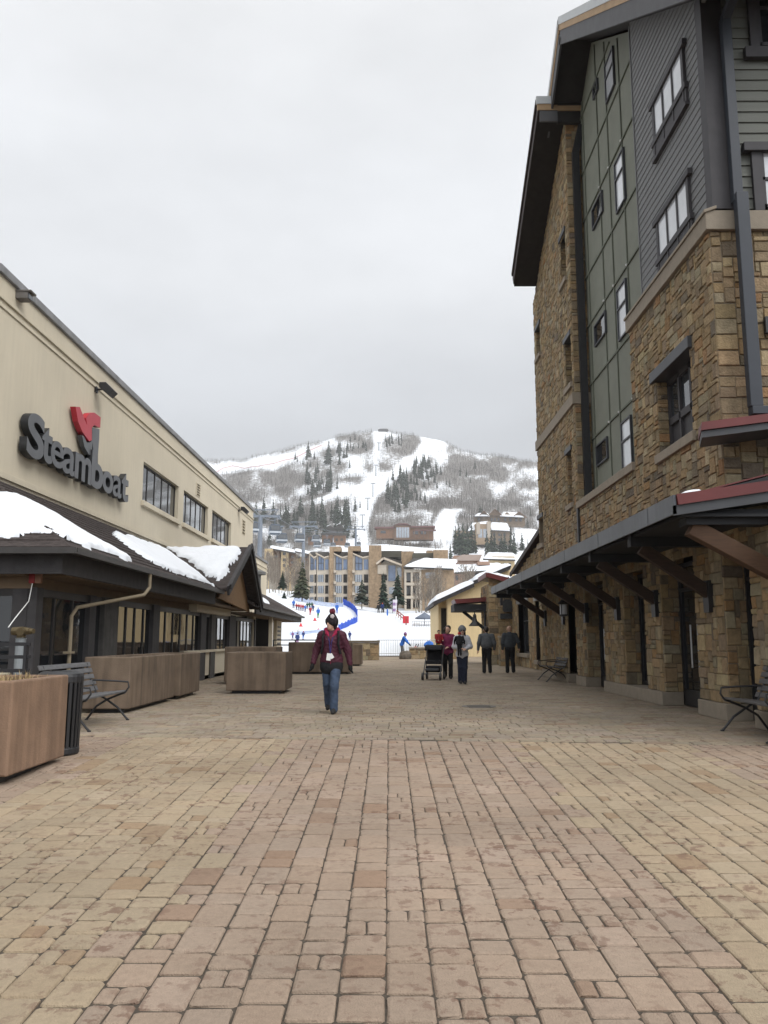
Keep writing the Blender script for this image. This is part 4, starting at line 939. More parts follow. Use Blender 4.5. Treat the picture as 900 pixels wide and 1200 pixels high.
# ---- conifers
M_NEEDLE = mat('needles', (0,0,0), .85, .25, 1.5, attr=True, spec=.15); M_TRUNK = mat('pine_bark', (.085,.065,.05), .95, .2, 6)
def conifer(h, r, seed, layers, per, droop=.35, col=(.028,.043,.027), bare=.08, gap=.0, wide=1.):
    """Needle boughs as tapering wedges round a trunk; returns (foliage, trunk) MBs standing on the origin."""
    q = random.Random(seed); f = MB(); t = MB()
    t.tube([(0,0,-.3),(0,0,h*.5),(0,0,h*.97)], [h*.017, h*.011, .02], 6)
    for L_ in range(layers):
        u = (L_+.5)/layers; z = h*(bare+(1-bare)*u)
        R0 = r*(1-u)**.85*(.86+.14*q.random())+.05*h/20
        n = max(4, int(per*(1-u*.55))); a0 = q.uniform(0, 6.28)
        for k in range(n):
            if q.random() < gap: continue
            a = a0+k*6.2832/n+q.uniform(-.25,.25); ln = R0*q.uniform(.62,1.18); w_ = ln*q.uniform(.30,.46)*wide+.02
            dz = -ln*droop*q.uniform(.6,1.3); th_ = h/layers*q.uniform(.5,.9)
            ca, sa = math.cos(a), math.sin(a); zz = z+q.uniform(-.4,.4)*h/layers
            tip = (ca*ln, sa*ln, zz+dz); midl = (ca*ln*.5-sa*w_, sa*ln*.5+ca*w_, zz+dz*.35); midr = (ca*ln*.5+sa*w_, sa*ln*.5-ca*w_, zz+dz*.35)
            top = (ca*ln*.25, sa*ln*.25, zz+th_*.7); root = (0,0,zz+th_*.4); bot = (ca*ln*.45, sa*ln*.45, zz+dz*.5-th_*.45)
            cc = q.uniform(.6,1.45); c = (col[0]*cc*q.uniform(.9,1.2), col[1]*cc, col[2]*cc)
            f.add([root, midl, tip, midr, top, bot], [(0,1,4),(4,1,2),(4,2,3),(4,3,0),(0,5,1),(1,5,2),(2,5,3),(3,5,0)], 0, c)
    f.add([(0,0,h*1.03),(h*.012,0,h*.94),(-h*.006,h*.01,h*.94),(-h*.006,-h*.01,h*.94)], [(0,1,2),(0,2,3),(0,3,1)], 0, col)
    return f, t
protos = []
for k, (lay, per, rr) in enumerate(((9,8,2.3),(10,7,1.9),(8,8,2.7),(11,7,1.6),(9,9,2.1))):
    f, t = conifer(13, rr, 40+k, lay, per, droop=.45, bare=.05); n0 = len(f.v)
    f.add(t.v, t.f, 0, (.05,.04,.03)); me = f.build('conifer', M_NEEDLE, local=True, fix=False); protos.append(me)
used = [False]*5
def plant(px, py, hpx, label, group, base_y=None):
    p = hill_pt(px, py); k = rng.randrange(5); sc = hpx*1.05*p.y/955/13.0
    if not used[k]: o = protos[k]; used[k] = True
    else: o = protos[k].copy(); COL.objects.link(o)
    o.location = (p.x, p.y, p.z-.4); o.rotation_euler = (0, 0, rng.uniform(0, 6.28)); w_ = sc*rng.uniform(1.0,1.55); o.scale = (w_, w_, sc)
    tag(o, label, 'conifer', group)
CL = [(358,388,556,583,34,(11,18),'dark conifer in the dense clump high on the hill left of the wide ski run'),
      (318,372,602,634,24,(16,27),'tall dark spruce in the lower stand behind the gondola cabins'),
      (364,417,600,628,36,(15,26),'dark spruce in the packed row below the wide ski run'),
      (394,413,528,546,9,(10,15),'dark conifer near the top of the mountain beside the lift line'),
      (410,430,516,533,12,(6,10),'small dark conifer close under the summit left of the lift line'),
      (451,475,512,527,18,(6,10),'small conifer in the patch just right below the summit'),
      (480,514,542,568,42,(8,15),'conifer on the upper right flank below the diagonal ski run'),
      (453,477,562,606,30,(13,22),'tall conifer at the right edge of the ski run above the wooden lodge'),
      (476,500,566,590,14,(9,14),'conifer scattered among snow right of the ski run'),
      (505,560,548,572,10,(7,12),'sparse conifer among bare trees on the right slope'),
      (340,372,535,560,9,(7,11),'thin conifer below the red fenced run at upper left'),
      (272,322,606,640,14,(16,26),'dark conifer behind the nearest gondola tower at the foot of the mountain'),
      (560,628,600,618,8,(9,14),'conifer near the stone hotel on the hillside')]
for x0, x1, y0, y1, n, (h0, h1), lab in CL:
    for _ in range(n):
        plant(rng.uniform(x0, x1), rng.uniform(y0, y1), rng.uniform(h0, h1), lab, 'conifers: '+lab.split(' in ')[0][:18]+' '+str(int(x0)))
for px, py, h_ in ((385,545,26),(361,537,19),(372,553,14),(395,574,17),(405,600,15),(422,596,9)): plant(px, py, h_, 'lone tall conifer standing apart on the open mountainside', 'lone conifers on the mountainside')
for px, py, h_ in ((534,650,30),(538,652,34),(543,653,36),(548,652,33),(553,651,34),(557,652,27),(571,652,26),(576,651,30),(580,652,25),(588,650,24),(592,651,26),(599,649,32),(603,650,28),(528,655,18),(521,658,16),(612,646,20),(619,650,18)):
    plant(px, py+2, h_, 'big dark conifer standing in front of the stone hotel', 'big conifers before the hotel')

# ---- lift towers up the hill, gondola line, red safety fence
M_STEEL = mat('galvanised_steel', (.20,.225,.26), .55, .1, 2, metal=.3); M_CABIN = mat('cabin_shell', (.055,.075,.105), .35, .1, 3, spec=.5); M_CABW = mat('cabin_panel', (.42,.45,.48), .4)
for px, yb, hh in ((424.6,616,15),(431,601,14),(437,584,16),(440.5,557,13),(444,530,9)):
    b = hill_pt(px, yb); h_ = hh*b.y/955; w_ = max(.35, b.y*.00055)
    m = MB(); m.tube([(0,0,-1),(0,0,h_)], [w_*1.2, w_*.8], 8); m.box(-3.2,3.2,-w_*.6,w_*.6,h_-.3,h_+w_); m.box(-3.3,-2.7,-1.2,1.2,h_-w_,h_-.3); m.box(2.7,3.3,-1.2,1.2,h_-w_,h_-.3)
    o = m.build('lift_tower', M_STEEL, local=True); o.location = b; tag(o, 'thin grey chairlift tower on the narrow white lift line up the mountain', 'lift tower', 'chairlift towers up the mountain')
GT = []
for px, yt, Yd, lab in ((305.5,598,200,'nearest blue grey gondola tower with a wide crossarm beside the cream parapet'),(356,612,285,'second gondola tower rising behind the spruces left of the condominium'),(417,617,430,'slim distant gondola tower above the condominium roofs')):
    tp = at(px, yt, Yd); zb = slope_z(Yd); t = thing('gondola_tower', lab, 'lift tower', (tp.x, tp.y, zb), 0, 'gondola towers'); h_ = tp.z-zb
    m = MB(); m.tube([(0,0,-1),(0,0,h_*.55),(0,0,h_-1.4)], [.75,.6,.5], 12); m.build('mast', M_STEEL, t, local=True)
    m = MB(); m.box(-4.8,4.8,-.3,.3,h_-1.7,h_-1.2)
    for s_ in (-1, 1): m.beam((s_*3.2,0,h_-1.2),(s_*4.2,0,h_+.1),.16,.16); m.beam((s_*1.2,0,h_-1.2),(s_*3.2,0,h_+.1),.12,.12); m.box(s_*4.5-.35,s_*4.5+.35,-1.9,1.9,h_-2.0,h_-1.7)
    m.box(-4.4,4.4,-.14,.14,h_,h_+.25); m.build('crossarm', M_STEEL, t, local=True)
    GT.append((tp.x, tp.y, tp.z-2))
cab = None
def cable(a, b, sag, n=18):
    return [(a[0]+(b[0]-a[0])*i/n, a[1]+(b[1]-a[1])*i/n, a[2]+(b[2]-a[2])*i/n-sag*4*(i/n)*(1-i/n)) for i in range(n+1)]
for s_ in (-4.5, 4.5):
    P = [(GT[0][0]+s_+6, 120., GT[0][2]-9)]+[(g_[0]+s_, g_[1], g_[2]) for g_ in GT]+[tuple(hill_pt(428,560)+Vector((0,0,14)))]
    c = []
    for a, b in zip(P, P[1:]): c += cable(a, b, 1.5)
    m = MB(); m.tube(c, .05, 5); tag(m.build('haul_cable', M_STEEL), ('left' if s_ < 0 else 'right')+' strand of the thin gondola cable running up the valley', 'cable')
def make_cabin():
    t = thing('gondola_cabin', 'x', 'gondola cabin', (0,0,0), 0, 'gondola cabins hanging over the village')
    m = MB(); m.prism([(-1.0,-.95,-3.6),(1.0,-.95,-3.6),(1.15,-.95,-2.9),(1.0,-.95,-1.7),(.75,-.95,-1.5),(-.75,-.95,-1.5),(-1.0,-.95,-1.7),(-1.15,-.95,-2.9)], (0,1.9,0)); m.build('cabin_body', M_CABIN, t, local=True, bevel=.12)
    m = MB(); m.box(-1.18,1.18,-1.0,1.0,-3.35,-2.95); m.build('side_band', M_CABW, t, local=True, bevel=.05)
    m = MB(); m.box(-.95,.95,-.99,.99,-2.8,-1.8); m.build('windows', M_GLASSB, t, local=True)
    m = MB(); m.tube([(0,0,-1.5),(0,0,.1)], .09, 6); m.box(-.5,.5,-.2,.2,-.1,.15); m.build('hanger', M_STEEL, t, local=True)
    return t
CABS = [(296,616,185,'gondola cabin half hidden behind the cream wall'),(322,619,190,'upper left gondola cabin right of the first tower'),(330,629,205,'gondola cabin just below and right of another near the first tower'),(351,629,235,'gondola cabin at the second tower mast'),(370,630,300,'gondola cabin in front of the tan chalet'),(371.5,637,330,'lower small gondola cabin against the tan chalet'),(383,635,350,'small gondola cabin between chalet and condominium'),(390,638,400,'tiny gondola cabin low above the condominium roof left of the slim tower'),(407,638,440,'tiny gondola cabin beside the slim tower'),(420,637,480,'farthest tiny gondola cabin right of the slim tower')]
for px, py, Yd, lab in CABS:
    p = at(px, py, Yd); p.z += 2.6; s_ = 1.15
    if cab is None: cab = make_cabin(); o = cab
    else: o = copy_tree(cab)
    o.location = p; o.scale = (s_,)*3; o.rotation_euler = (0,0,.3); o['label'] = lab
M_RFENCE = mat('red_netting', (.58,.27,.27), .8)
m = MB(); fp = [(252,553),(262,548),(272,545.5),(287,548),(301,548),(321,544.5),(340,537.5),(357,531),(377,524)]
for (a, b) in zip(fp, fp[1:]):
    for k in range(4):
        p = hill_pt(a[0]+(b[0]-a[0])*k/4, a[1]+(b[1]-a[1])*k/4); q = hill_pt(a[0]+(b[0]-a[0])*(k+1)/4, a[1]+(b[1]-a[1])*(k+1)/4)
        m.beam(p+Vector((0,0,1.2)), q+Vector((0,0,1.2)), .12, 1.1); m.tube([p, p+Vector((0,0,2.2))], .1, 5)
tag(m.build('safety_fence', M_RFENCE), 'faint red safety netting along the snowy run at the upper left of the mountain', 'fence')
p = hill_pt(449, 505.5); m = MB(); m.box(-9,9,-5,5,-3,1.6); m.prism([(-10,-6,1.6),(10,-6,1.6),(5,-6,3.6),(-7,-6,3.2)], (0,12,0)); o = m.build('summit_hut', mat('far_dark', (.12,.12,.125), .9), local=True); o.location = p; tag(o, 'dark flat hut on the very summit of the mountain', 'hut')

# ---- the grey winter air between here and the mountain
hz = MB(); hz.box(-1400, 1400, -40, 2300, -70, 520); ho = hz.build('haze', mat('haze_dummy', (1,1,1)))
hm = bpy.data.materials.new('haze_air'); hm.use_nodes = True; hn = hm.node_tree; hn.nodes.clear(); h_o = hn.nodes.new('ShaderNodeOutputMaterial'); hv = hn.nodes.new('ShaderNodeVolumePrincipled')
hv.inputs['Color'].default_value = (.97,.98,1,1); hv.inputs['Density'].default_value = .0002; hn.links.new(hv.outputs[0], h_o.inputs['Volume'])
ho.data.materials.clear(); ho.data.materials.append(hm); tag(ho, kind='stuff')
# ------------------------------------------------------------------ village buildings between the slope and the mountain
M_CONDO = mat('condo_cream', (.50,.44,.36), .9, .06, 1); M_CBRICK = mat('tan_stone_pier', (.31,.225,.145), .9, .28, 1.6, bump=.4, bscale=4); M_BLUEG = glass('blue_glass', (.10,.15,.25), .06); M_BROWN = mat('brown_siding', (.17,.105,.07), .85, .2, .6, stretch=(4,4,.6))
M_ROOFD = mat('dark_far_roof', (.06,.055,.05), .85, .15, 1); M_TANB = mat('tan_far_wall', (.47,.36,.21), .9, .08, .6); M_PINKB = mat('pinkish_brick', (.33,.215,.16), .9, .15, 1.5); M_WOODL = mat('orange_log', (.20,.11,.062), .8, .2, .5); M_CURT = glass('curtained_glass', (.33,.37,.42), .08)
def local_at(t, px, py, Y): return at(px, py, Y)-t.location
def prect(mb, t, x0, y0, x1, y1, Y, dep, mi=0):
    """Box whose front face spans the surveyed corners x0,y0 - x1,y1 at distance Y, dep metres deep."""
    a = at(x0, y1, Y); b = at(x1, y0, Y); mb.box(a.x, b.x, Y, Y+dep, a.z, b.z, mi)
def part(t, name, mt, *rects, parent=None):
    m = MB()
    for r_ in rects: prect(m, t, *r_)
    return m.build(name, mt, parent or t)
# condominium with stone piers
YC = 205
cn = thing('condominium', 'cream condominium with tall tan stone piers and blue slanted top windows above the ski slope', 'apartment block', (-10, YC, 8.7))
part(cn, 'core', MATS['dark_core'], (366,655,470,714,YC+2.2,14))
def pier(x0, x1, yt, cap=None):
    part(cn, 'pier', M_CBRICK, (x0,yt,x1,716,YC-.8,6))
    if cap: part(cn, 'chimney_cap', M_CBRICK, (cap[0],yt-.5,cap[1],yt+5,YC-.6,5))
pier(385.3,391,641,(386,399.5)); pier(407.3,413.3,640.5,(408.7,422.5)); pier(432,446.8,639); pier(470.7,485,646)
def bay(x0, x1, base, floors=4, first=0.):
    w_ = x1-x0
    # slanted top storey: high on the left, dipping to a valley, dark roof behind
    yL, yV, yR = 647.5, 652.8, 651.4
    m = MB(); P = lambda x, y, d=0.: at(x, y, YC+d)
    front = [P(x0,base), P(x1,base), P(x1,yR), P(x0+w_*.62,yV), P(x0,yL)]
    m.prism(front, (0,2.2,0)); m.build('wall', M_CONDO, cn)
    m = MB(); m.prism([P(x0-.6,yL-.2,-.5),P(x0+w_*.62,yV-.2,-.5),P(x0+w_*.62,yV+1.2,-.5),P(x0-.6,yL+1.2,-.5)], (0,.4,0)); m.prism([P(x0+w_*.62,yV-.2,-.5),P(x1,yR-.3,-.5),P(x1,yR+1.1,-.5),P(x0+w_*.62,yV+1.2,-.5)], (0,.4,0)); m.build('fascia', mat('condo_trim', (.58,.50,.40), .85), cn)
    m = MB(); m.prism([P(x0+.5,yL+.4,.4),P(x0+w_*.62,yV-.1,.4),P(x1,yR-.4,.4),P(x1,647.,4),P(x0+2,646.8,4)], (0,.3,.1)); m.build('roof', M_ROOFD, cn)
    a, b = x0+w_*.18, x0+w_*.60
    m = MB(); m.prism([P(a,668,-.12),P(b,668,-.12),P(b,yV+2.4,-.12),P(a,yL+3.6,-.12)], (0,.1,0)); o = m.build('window', M_BLUEG, cn)
    m = MB()
    for x in (a+.0, (a+b)/2, b): m.beam(P(x,668,-.16), P(x,yL+3.6+(yV+2.4-yL-3.6)*(x-a)/(b-a),-.16), .16, .1)
    m.beam(P(a,660,-.16), P(b,660,-.16), .1, .16); m.build('frame', M_FRD, o)
    part(cn, 'window', M_BLUEG, (x0+w_*.70,655.5,x1-.6,667.5,YC-.1,.12))
    for k in range(floors-1):
        y = 673.5+k*13.1
        if y+8 > base: continue
        o = part(cn, 'window', M_CURT, (a-.4,y,b-.4,min(y+8.4,base-1),YC-.1,.12))
        m = MB()
        for q in (.0,.33,.66,1.): m.beam(P(a-.4+(b-a)*q,y,-.16), P(a-.4+(b-a)*q,min(y+8.4,base-1),-.16), .12, .1)
        m.build('frame', M_FRD, o)
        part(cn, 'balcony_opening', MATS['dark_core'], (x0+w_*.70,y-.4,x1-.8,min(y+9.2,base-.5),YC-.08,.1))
bay(362.3,371.2,714); bay(370.5,385.5,714); bay(390.5,407.5,714); bay(413,432.2,714)
part(cn, 'balcony_slab', M_CONDO, *[(391,668+13.1*k,393.8,671+13.1*k,YC-1.6,1.7) for k in range(4)]); part(cn, 'balcony_slab', M_CONDO, *[(412.8,668+13.1*k,415.8,671+13.1*k,YC-1.6,1.7) for k in range(4)])
# gabled bay
m = MB(); P = lambda x, y, d=0.: at(x, y, YC+d)
m.prism([P(446.5,714),P(471,714),P(471,661),P(458,654.5),P(452,656),P(446.5,661)], (0,2.2,0)); m.build('wall', M_CONDO, cn)
m = MB()
for a, b in (((441,661),(449.5,654.2)),((449.5,654.2),(471,662.5))): m.beam(P(*a,-1.2), P(*b,-1.2), 1.2, .45, (0,0,1))
m.build('fascia', MATS['condo_trim'], cn)
m = MB(); m.prism([P(441,660.3,-1),P(449.5,653.4,-1),P(449.5,652.2,-1),P(441,659,-1)], (0,6,0)); m.prism([P(449.5,653.4,-1),P(471,661.7,-1),P(471,658,-1),P(452,652.2,-1)], (0,6,0)); m.build('roof', M_ROOFD, cn)
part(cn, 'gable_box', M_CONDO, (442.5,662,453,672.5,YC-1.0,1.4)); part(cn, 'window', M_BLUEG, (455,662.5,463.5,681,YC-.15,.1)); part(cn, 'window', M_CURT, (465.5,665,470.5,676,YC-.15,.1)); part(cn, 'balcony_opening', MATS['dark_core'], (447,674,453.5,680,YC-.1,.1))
for k in range(2): part(cn, 'window', M_CURT, (456,688+13*k,463,696+13*k,YC-.15,.1))
part(cn, 'roof', mat('olive_flat_roof', (.10,.095,.075), .9), (446.8,645.5,471,653,YC+6,8)); part(cn, 'roof', M_ROOFD, (390,648,408,652,YC+4,8),(414,648,432,653,YC+4,8),(372,648,386,653,YC+4,8))
# brick block joined on the right
YB = 188
bb = thing('brick_block', 'tan brick block with a snow covered roof and cream balconies right of the condominium', 'apartment block', (10, YB, 8))
part(bb, 'wall', M_CBRICK, (483,667,532,722,YB,12)); part(bb, 'core', MATS['dark_core'], (474,666,483.5,718,YB+2,10))
m = MB(); Q = lambda x, y, d=0.: at(x, y, YB+d)
m.prism([Q(472.5,664,-1.2),Q(531,666.5,-1.2),Q(526,655.3,8),Q(485,654,8)], (0,0,-.35)); m.build('roof', M_ROOFD, bb)
q0 = Q(472.5,663.6,-1.2); snow_patch('roof_snow', q0, (Q(531,666,-1.2)-q0).normalized(), (Q(485,653.5,8)-q0).normalized(), [(.2,.2),(11.2,.2),(10.3,9.3),(2.4,9.3)], .3, 'bright snow sheet covering the roof of the tan brick block', step=.35, rough=.1)
for x in (474.0, 481.5, 491.5): part(bb, 'balcony_post', M_CONDO, (x,667,x+2.2,716,YB-.5,.6))
for k in range(4): part(bb, 'balcony_slab', M_CONDO, (474,667.2+15.5*k,492,670.5+15.5*k,YB-.6,2.6))
for k in range(3): part(bb, 'balcony_opening', M_GLASS, (476.4,672+15.5*k,481.3,681+15.5*k,YB+.9,.1), (483.9,672+15.5*k,491.2,681+15.5*k,YB-.1,.12))
part(bb, 'window', M_CURT, (498.8,671,509,677.5,YB-.1,.12)); part(bb, 'chimney', M_CBRICK, (508,644.5,525,656,YB+9,4)); part(bb, 'roof', MATS['olive_flat_roof'], (484,648,508,654,YB+10,6)); part(bb, 'chimney', M_CBRICK, (500,645,507,651,YB+16,3))
# further blocks to the right
pk = thing('pinkish_block', 'pinkish brick block with snowy stepped roofs behind the yellow building', 'apartment block', (20, 270, 13))
part(pk, 'wall', M_PINKB, (533,671,545.5,720,270,12), (531.5,690,600,722,271,12)); part(pk, 'wall', M_BROWN, (545.5,671,600,722,271.5,11))
m = MB(); S_ = lambda x, y, d=0.: at(x, y, 270+d)
m.prism([S_(533,671,-1),S_(584,668,-1),S_(592,661,14),S_(540,662,14)], (0,0,-.5)); m.build('roof', M_ROOFD, pk)
q0 = S_(533,670.6,-1); snow_patch('roof_snow', q0, (S_(584,667.6,-1)-q0).normalized(), (S_(540,661.6,14)-q0).normalized(), [(.3,.3),(13.8,.3),(13.6,13.6),(.6,13.6)], .4, 'snow on the lower roof of the pinkish brick block', step=.5, rough=.3)
part(pk, 'clerestory', M_PINKB, (532,651,562,659,283,8), (560,658,574,662,276,6)); 
m = MB(); m.prism([S_(530,657,12),S_(541,650,12),S_(565,650,12),S_(562,657,12)], (0,9,0)); m.build('roof', mat('pale_pink_roof', (.36,.29,.25), .9), pk)
part(pk, 'window', M_GLASS, (548,672,553,680,271.3,.2), (556,672,561,680,271.3,.2), (534,674,537,680,269.8,.2))
vb = thing('gabled_house', 'tan gabled house with a bright snowy roof below the stone hotel', 'house', (35, 340, 20))
part(vb, 'wall', M_TANB, (578,652,603,702,340,14)); m = MB(); T_ = lambda x, y, d=0.: at(x, y, 340+d)
m.prism([T_(566,655,-1),T_(604,656,-1),T_(600,647,12),T_(569,647,12)], (0,0,-.5)); m.build('roof', M_ROOFD, vb)
q0 = T_(566,654.6,-1); snow_patch('roof_snow', q0, (T_(604,655.6,-1)-q0).normalized(), (T_(569,646.6,12)-q0).normalized(), [(.3,.3),(13.2,.3),(12,12),(1.3,12)], .45, 'bright snow sheet on the tan gabled house roof', step=.5, rough=.2)
for x in (583,590,596): part(vb, 'window', M_GLASS, (x,660,x+3,665,339.8,.2))
# tan apartments up the valley on the left
ta = thing('tan_apartments', 'tan and brown apartments with a snowy roof up the valley behind the gondola', 'apartment block', (-50, 430, 26))
part(ta, 'wall', M_TANB, (309,643,319.5,697,425,10), (328.5,646,338,697,428,10), (338,652,370,697,432,10)); part(ta, 'wall', M_BROWN, (319.5,645,328.5,697,430,10), (338,648,346,664,430,8), (354,648,366,664,430,8)); part(ta, 'stair_wall', mat('grey_stucco', (.34,.30,.25), .9), (311,651,319.5,668,424,1)) 
for x, y in ((331.5,647.5),(331.5,654.5),(331.5,661),(341,651),(348,651),(357,651),(341,657.5),(357,657.5),(322,651),(322,657),(313,648)): part(ta, 'window', M_GLASS, (x,y,x+3.4,y+3.2,(427.8 if 330<x<337 else 429.7 if x>319.5 else 424.8),.15))
m = MB(); A_ = lambda x, y, d=0.: at(x, y, 428+d)
for (x0, y0, x1, y1) in ((317,641,347,646.5),(346,644.5,370,649.5)): m.prism([A_(x0,y0+1.6,-2),A_(x1,y1+1.6,-2),A_(x1,y1-1,10),A_(x0,y0-1,10)], (0,0,-.6))
m.build('roof', M_ROOFD, ta)
for (x0, y0, x1, y1), lb in (((317,641,347,646.5),'narrow snow strip along the left roof of the tan apartments'),((346,644.5,370,649.5),'narrow snow strip along the right roof of the tan apartments')):
    q0 = A_(x0,y0+1.2,-2); e = A_(x1,y1+1.2,-2)-q0; f_ = A_(x0,y0-1.4,10)-q0; snow_patch('roof_snow', q0, e.normalized(), f_.normalized(), [(.2,.2),(e.length-.2,.2),(e.length-.2,f_.length-.3),(.2,f_.length-.3)], .5, lb, step=.6, rough=.2)
# chalets below the conifer stands
ch = thing('dark_chalet', 'dark brown chalet with patchy snow on its roofs below the conifers', 'house', (-45, 905, 115))
part(ch, 'wall', M_ROOFD, (381,618,404,627,905,12)); m = MB(); D_ = lambda x, y, d=0.: at(x, y, 905+d)
m.prism([D_(379,620,-1),D_(386,615,-1),D_(393,619.5,-1)], (0,12,0)); m.prism([D_(391,619,-1),D_(397,614.2,-1),D_(405,620,-1)], (0,12,0)); m.build('roof', M_ROOFD, ch)
for x, y, lb in ((382,617.5,'small snow patch on the left roof of the dark chalet'),(394,615.5,'small snow patch on the right roof of the dark chalet')):
    q0 = D_(x,y,-1.4); snow_patch('roof_snow', q0, Vector((1,0,.45)).normalized(), Vector((0,1,0)), [(0,0),(5.4,0),(5.4,9),(0,9)], .7, lb, step=.6, rough=.2)
oc = thing('orange_chalets', 'row of orange timber chalets with dark balconies above the condominium roofs', 'house', (-50, 820, 90))
part(oc, 'wall', M_WOODL, (361,629,374,643,815,8), (377,626,390,641,825,8), (391,627,405,642,820,8)); part(oc, 'roof', M_ROOFD, (360,627.6,375,629.2,813.5,10), (376,625,391,626.6,823.5,10), (390,625.8,406,627.4,818.5,10))
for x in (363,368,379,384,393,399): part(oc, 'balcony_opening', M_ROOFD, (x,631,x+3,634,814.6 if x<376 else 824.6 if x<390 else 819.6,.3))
# modern timber lodge
ml = thing('timber_lodge', 'wide low timber lodge with a curved glass centre on a snowy shelf', 'lodge', (10, 845, 105))
YL = 845; G_ = lambda x, y, d=0.: at(x, y, YL+d)
part(ml, 'wall', M_WOODL, (441,619,462,631,YL,14), (481,618,508,632.5,YL,14)); part(ml, 'wall', M_BROWN, (462,615.5,481,632.5,YL-2,14))
part(ml, 'roof', mat('maroon_roof', (.16,.08,.075), .8), (439,617.2,464,619,YL-2,18), (480,616.3,510,618,YL-2,18), (486,620.5,511,621.8,YL-3,6)); m = MB(); m.prism([G_(461,615.6,-3),G_(467,613.2,-3),G_(476,613.2,-3),G_(482,616,-3),G_(476,614.6,-3),G_(467,614.6,-3)], (0,17,0)); m.build('roof', MATS['maroon_roof'], ml)
part(ml, 'window', M_CURT, *[(464.5+3.1*k,618,467+3.1*k,630,YL-2.3,.3) for k in range(5)]); part(ml, 'window', M_GLASS, (484,622.5,490,626,YL-.3,.3), (493,622.5,499,626,YL-.3,.3), (446,622,452,625,YL-.3,.3)); part(ml, 'post', M_BROWN, *[(485+5.5*k,622,486+5.5*k,632,YL-3,1) for k in range(4)])
# stone hotel in two tiers
ht = thing('stone_hotel', 'large brown stone hotel with steep gables and snowy roofs on the right hillside', 'hotel', (100, 850, 100))
YH = 850; H_ = lambda x, y, d=0.: at(x, y, YH+d)
M_HOT = mat('hotel_stone', (.20,.15,.105), .9, .25, .5)
part(ht, 'wall', M_HOT, (557,604,615,616,YH+40,14), (565,602,570,616,YH+38,4)); m = MB()
for x0, xm, x1, yb, yt in ((563,567,571,603.5,599.5),(573,580,588,604,597.5),(590,594,599,604,600),(601,608,616,606,600.5)): m.prism([H_(x0,yb,38),H_(xm,yt,38),H_(x1,yb,38)], (0,16,0))
m.build('gable', M_HOT, ht)
m = MB()
for x0, xm, x1, yb, yt in ((572,580,589,604.6,596.8),(600,608,617,606.6,599.9),(562,567,572,604,599)): m.beam(H_(x0,yb,37),H_(xm,yt,37),1.2,.8); m.beam(H_(xm,yt,37),H_(x1,yb,37),1.2,.8)
m.build('barge_board', M_BROWN, ht)
part(ht, 'window', M_GLASS, *[(x,607,x+2.4,611,YH+39.5,.3) for x in (560,567,575,579,583,591,597,604,609)])
part(ht, 'wall', M_HOT, (535,622,560,637,YH,14), (572,620,598,638,YH,14)); part(ht, 'wall', M_CBRICK, (557,614,574,638,YH-3,14)); part(ht, 'tower', mat('hotel_cream', (.42,.36,.29), .9), (558.5,612,562.5,626,YH-5,5), (571,611,575,630,YH-5,5))
part(ht, 'window', M_CURT, (560.5,620,565,630,YH-3.4,.4), (566.5,620,571,630,YH-3.4,.4)); part(ht, 'window', M_GLASS, *[(x,y,x+2.5,y+3,YH-.4,.3) for x in (538,545,551,578,584,590) for y in (625,631)])
for lb, pts_ in (('snowy upper roof of the stone hotel between its gables',[(586,605,36),(614,606.5,36),(608,600.6,46),(590,599.8,46)]),('broad snowy roof over the lower left front of the stone hotel',[(548,622.5,-2),(575,619,-2),(572,611.5,12),(553,613,12)]),('broad snowy roof over the lower right front of the stone hotel',[(573,621,-2),(599,622.5,-2),(594,612.8,12),(576,612,12)]),('snow strip on the left roof of the upper stone hotel',[(556,605,36),(574,605,36),(572,601.5,44),(560,601.5,44)])):
    a = H_(*pts_[0]); b = H_(*pts_[1]); c = H_(*pts_[2]); d = H_(*pts_[3]); u_ = (b-a).normalized(); v_ = (d-a)-u_*(d-a).dot(u_); v_.normalize()
    m = MB(); m.prism([a,b,c,d], (0,0,-.8)); m.build('roof', M_ROOFD, ht)
    a2 = a+Vector((0,0,.1)); snow_patch('roof_snow', a2, u_, v_, [((q-a).dot(u_)+s0, (q-a).dot(v_)+s1) for q, s0, s1 in ((a,.4,.4),(b,-.4,.4),(c,-.4,-.4),(d,.4,-.4))], .9, lb, step=.8, rough=.3)

# ---- nearer trees: firs by the condominium and bare aspens
fir = None
def fir_tree(px, yb, ht_px, Yd, label, k, rr=.2, col=(.026,.042,.03), gap=.0, layers=22, per=11, bare=.1):
    b = at(px, yb, Yd); h = ht_px*Yd/955; t = thing('fir_tree', label, 'conifer', (b.x, b.y, b.z), 0, 'firs around the condominium')
    f, tr = conifer(h, h*rr, k, layers, per, droop=.35, col=col, bare=bare, gap=gap, wide=.8); f.build('crown', M_NEEDLE, t, local=True, fix=False); tr.build('trunk', M_TRUNK, t, local=True)
fir_tree(449.5,716,44,178,'dense dark spruce in front of the gabled condominium bay',81,.24)
fir_tree(466,716,46,170,'open dark pine right of the dense spruce with bare lower trunk',82,.28,gap=.18,bare=.2)
fir_tree(424,712,33,180,'greyish pine before the third condominium bay',83,.36,col=(.05,.06,.045),gap=.3,layers=14,bare=.22)
fir_tree(354,703,44,165,'broad olive green fir left of the condominium',84,.36,col=(.055,.065,.04),gap=.12,layers=18)
fir_tree(331,690,20,215,'small dark fir below the tan apartments',85,.38)
fir_tree(333,703,10,190,'low round juniper behind the shingled roof',86,.5)
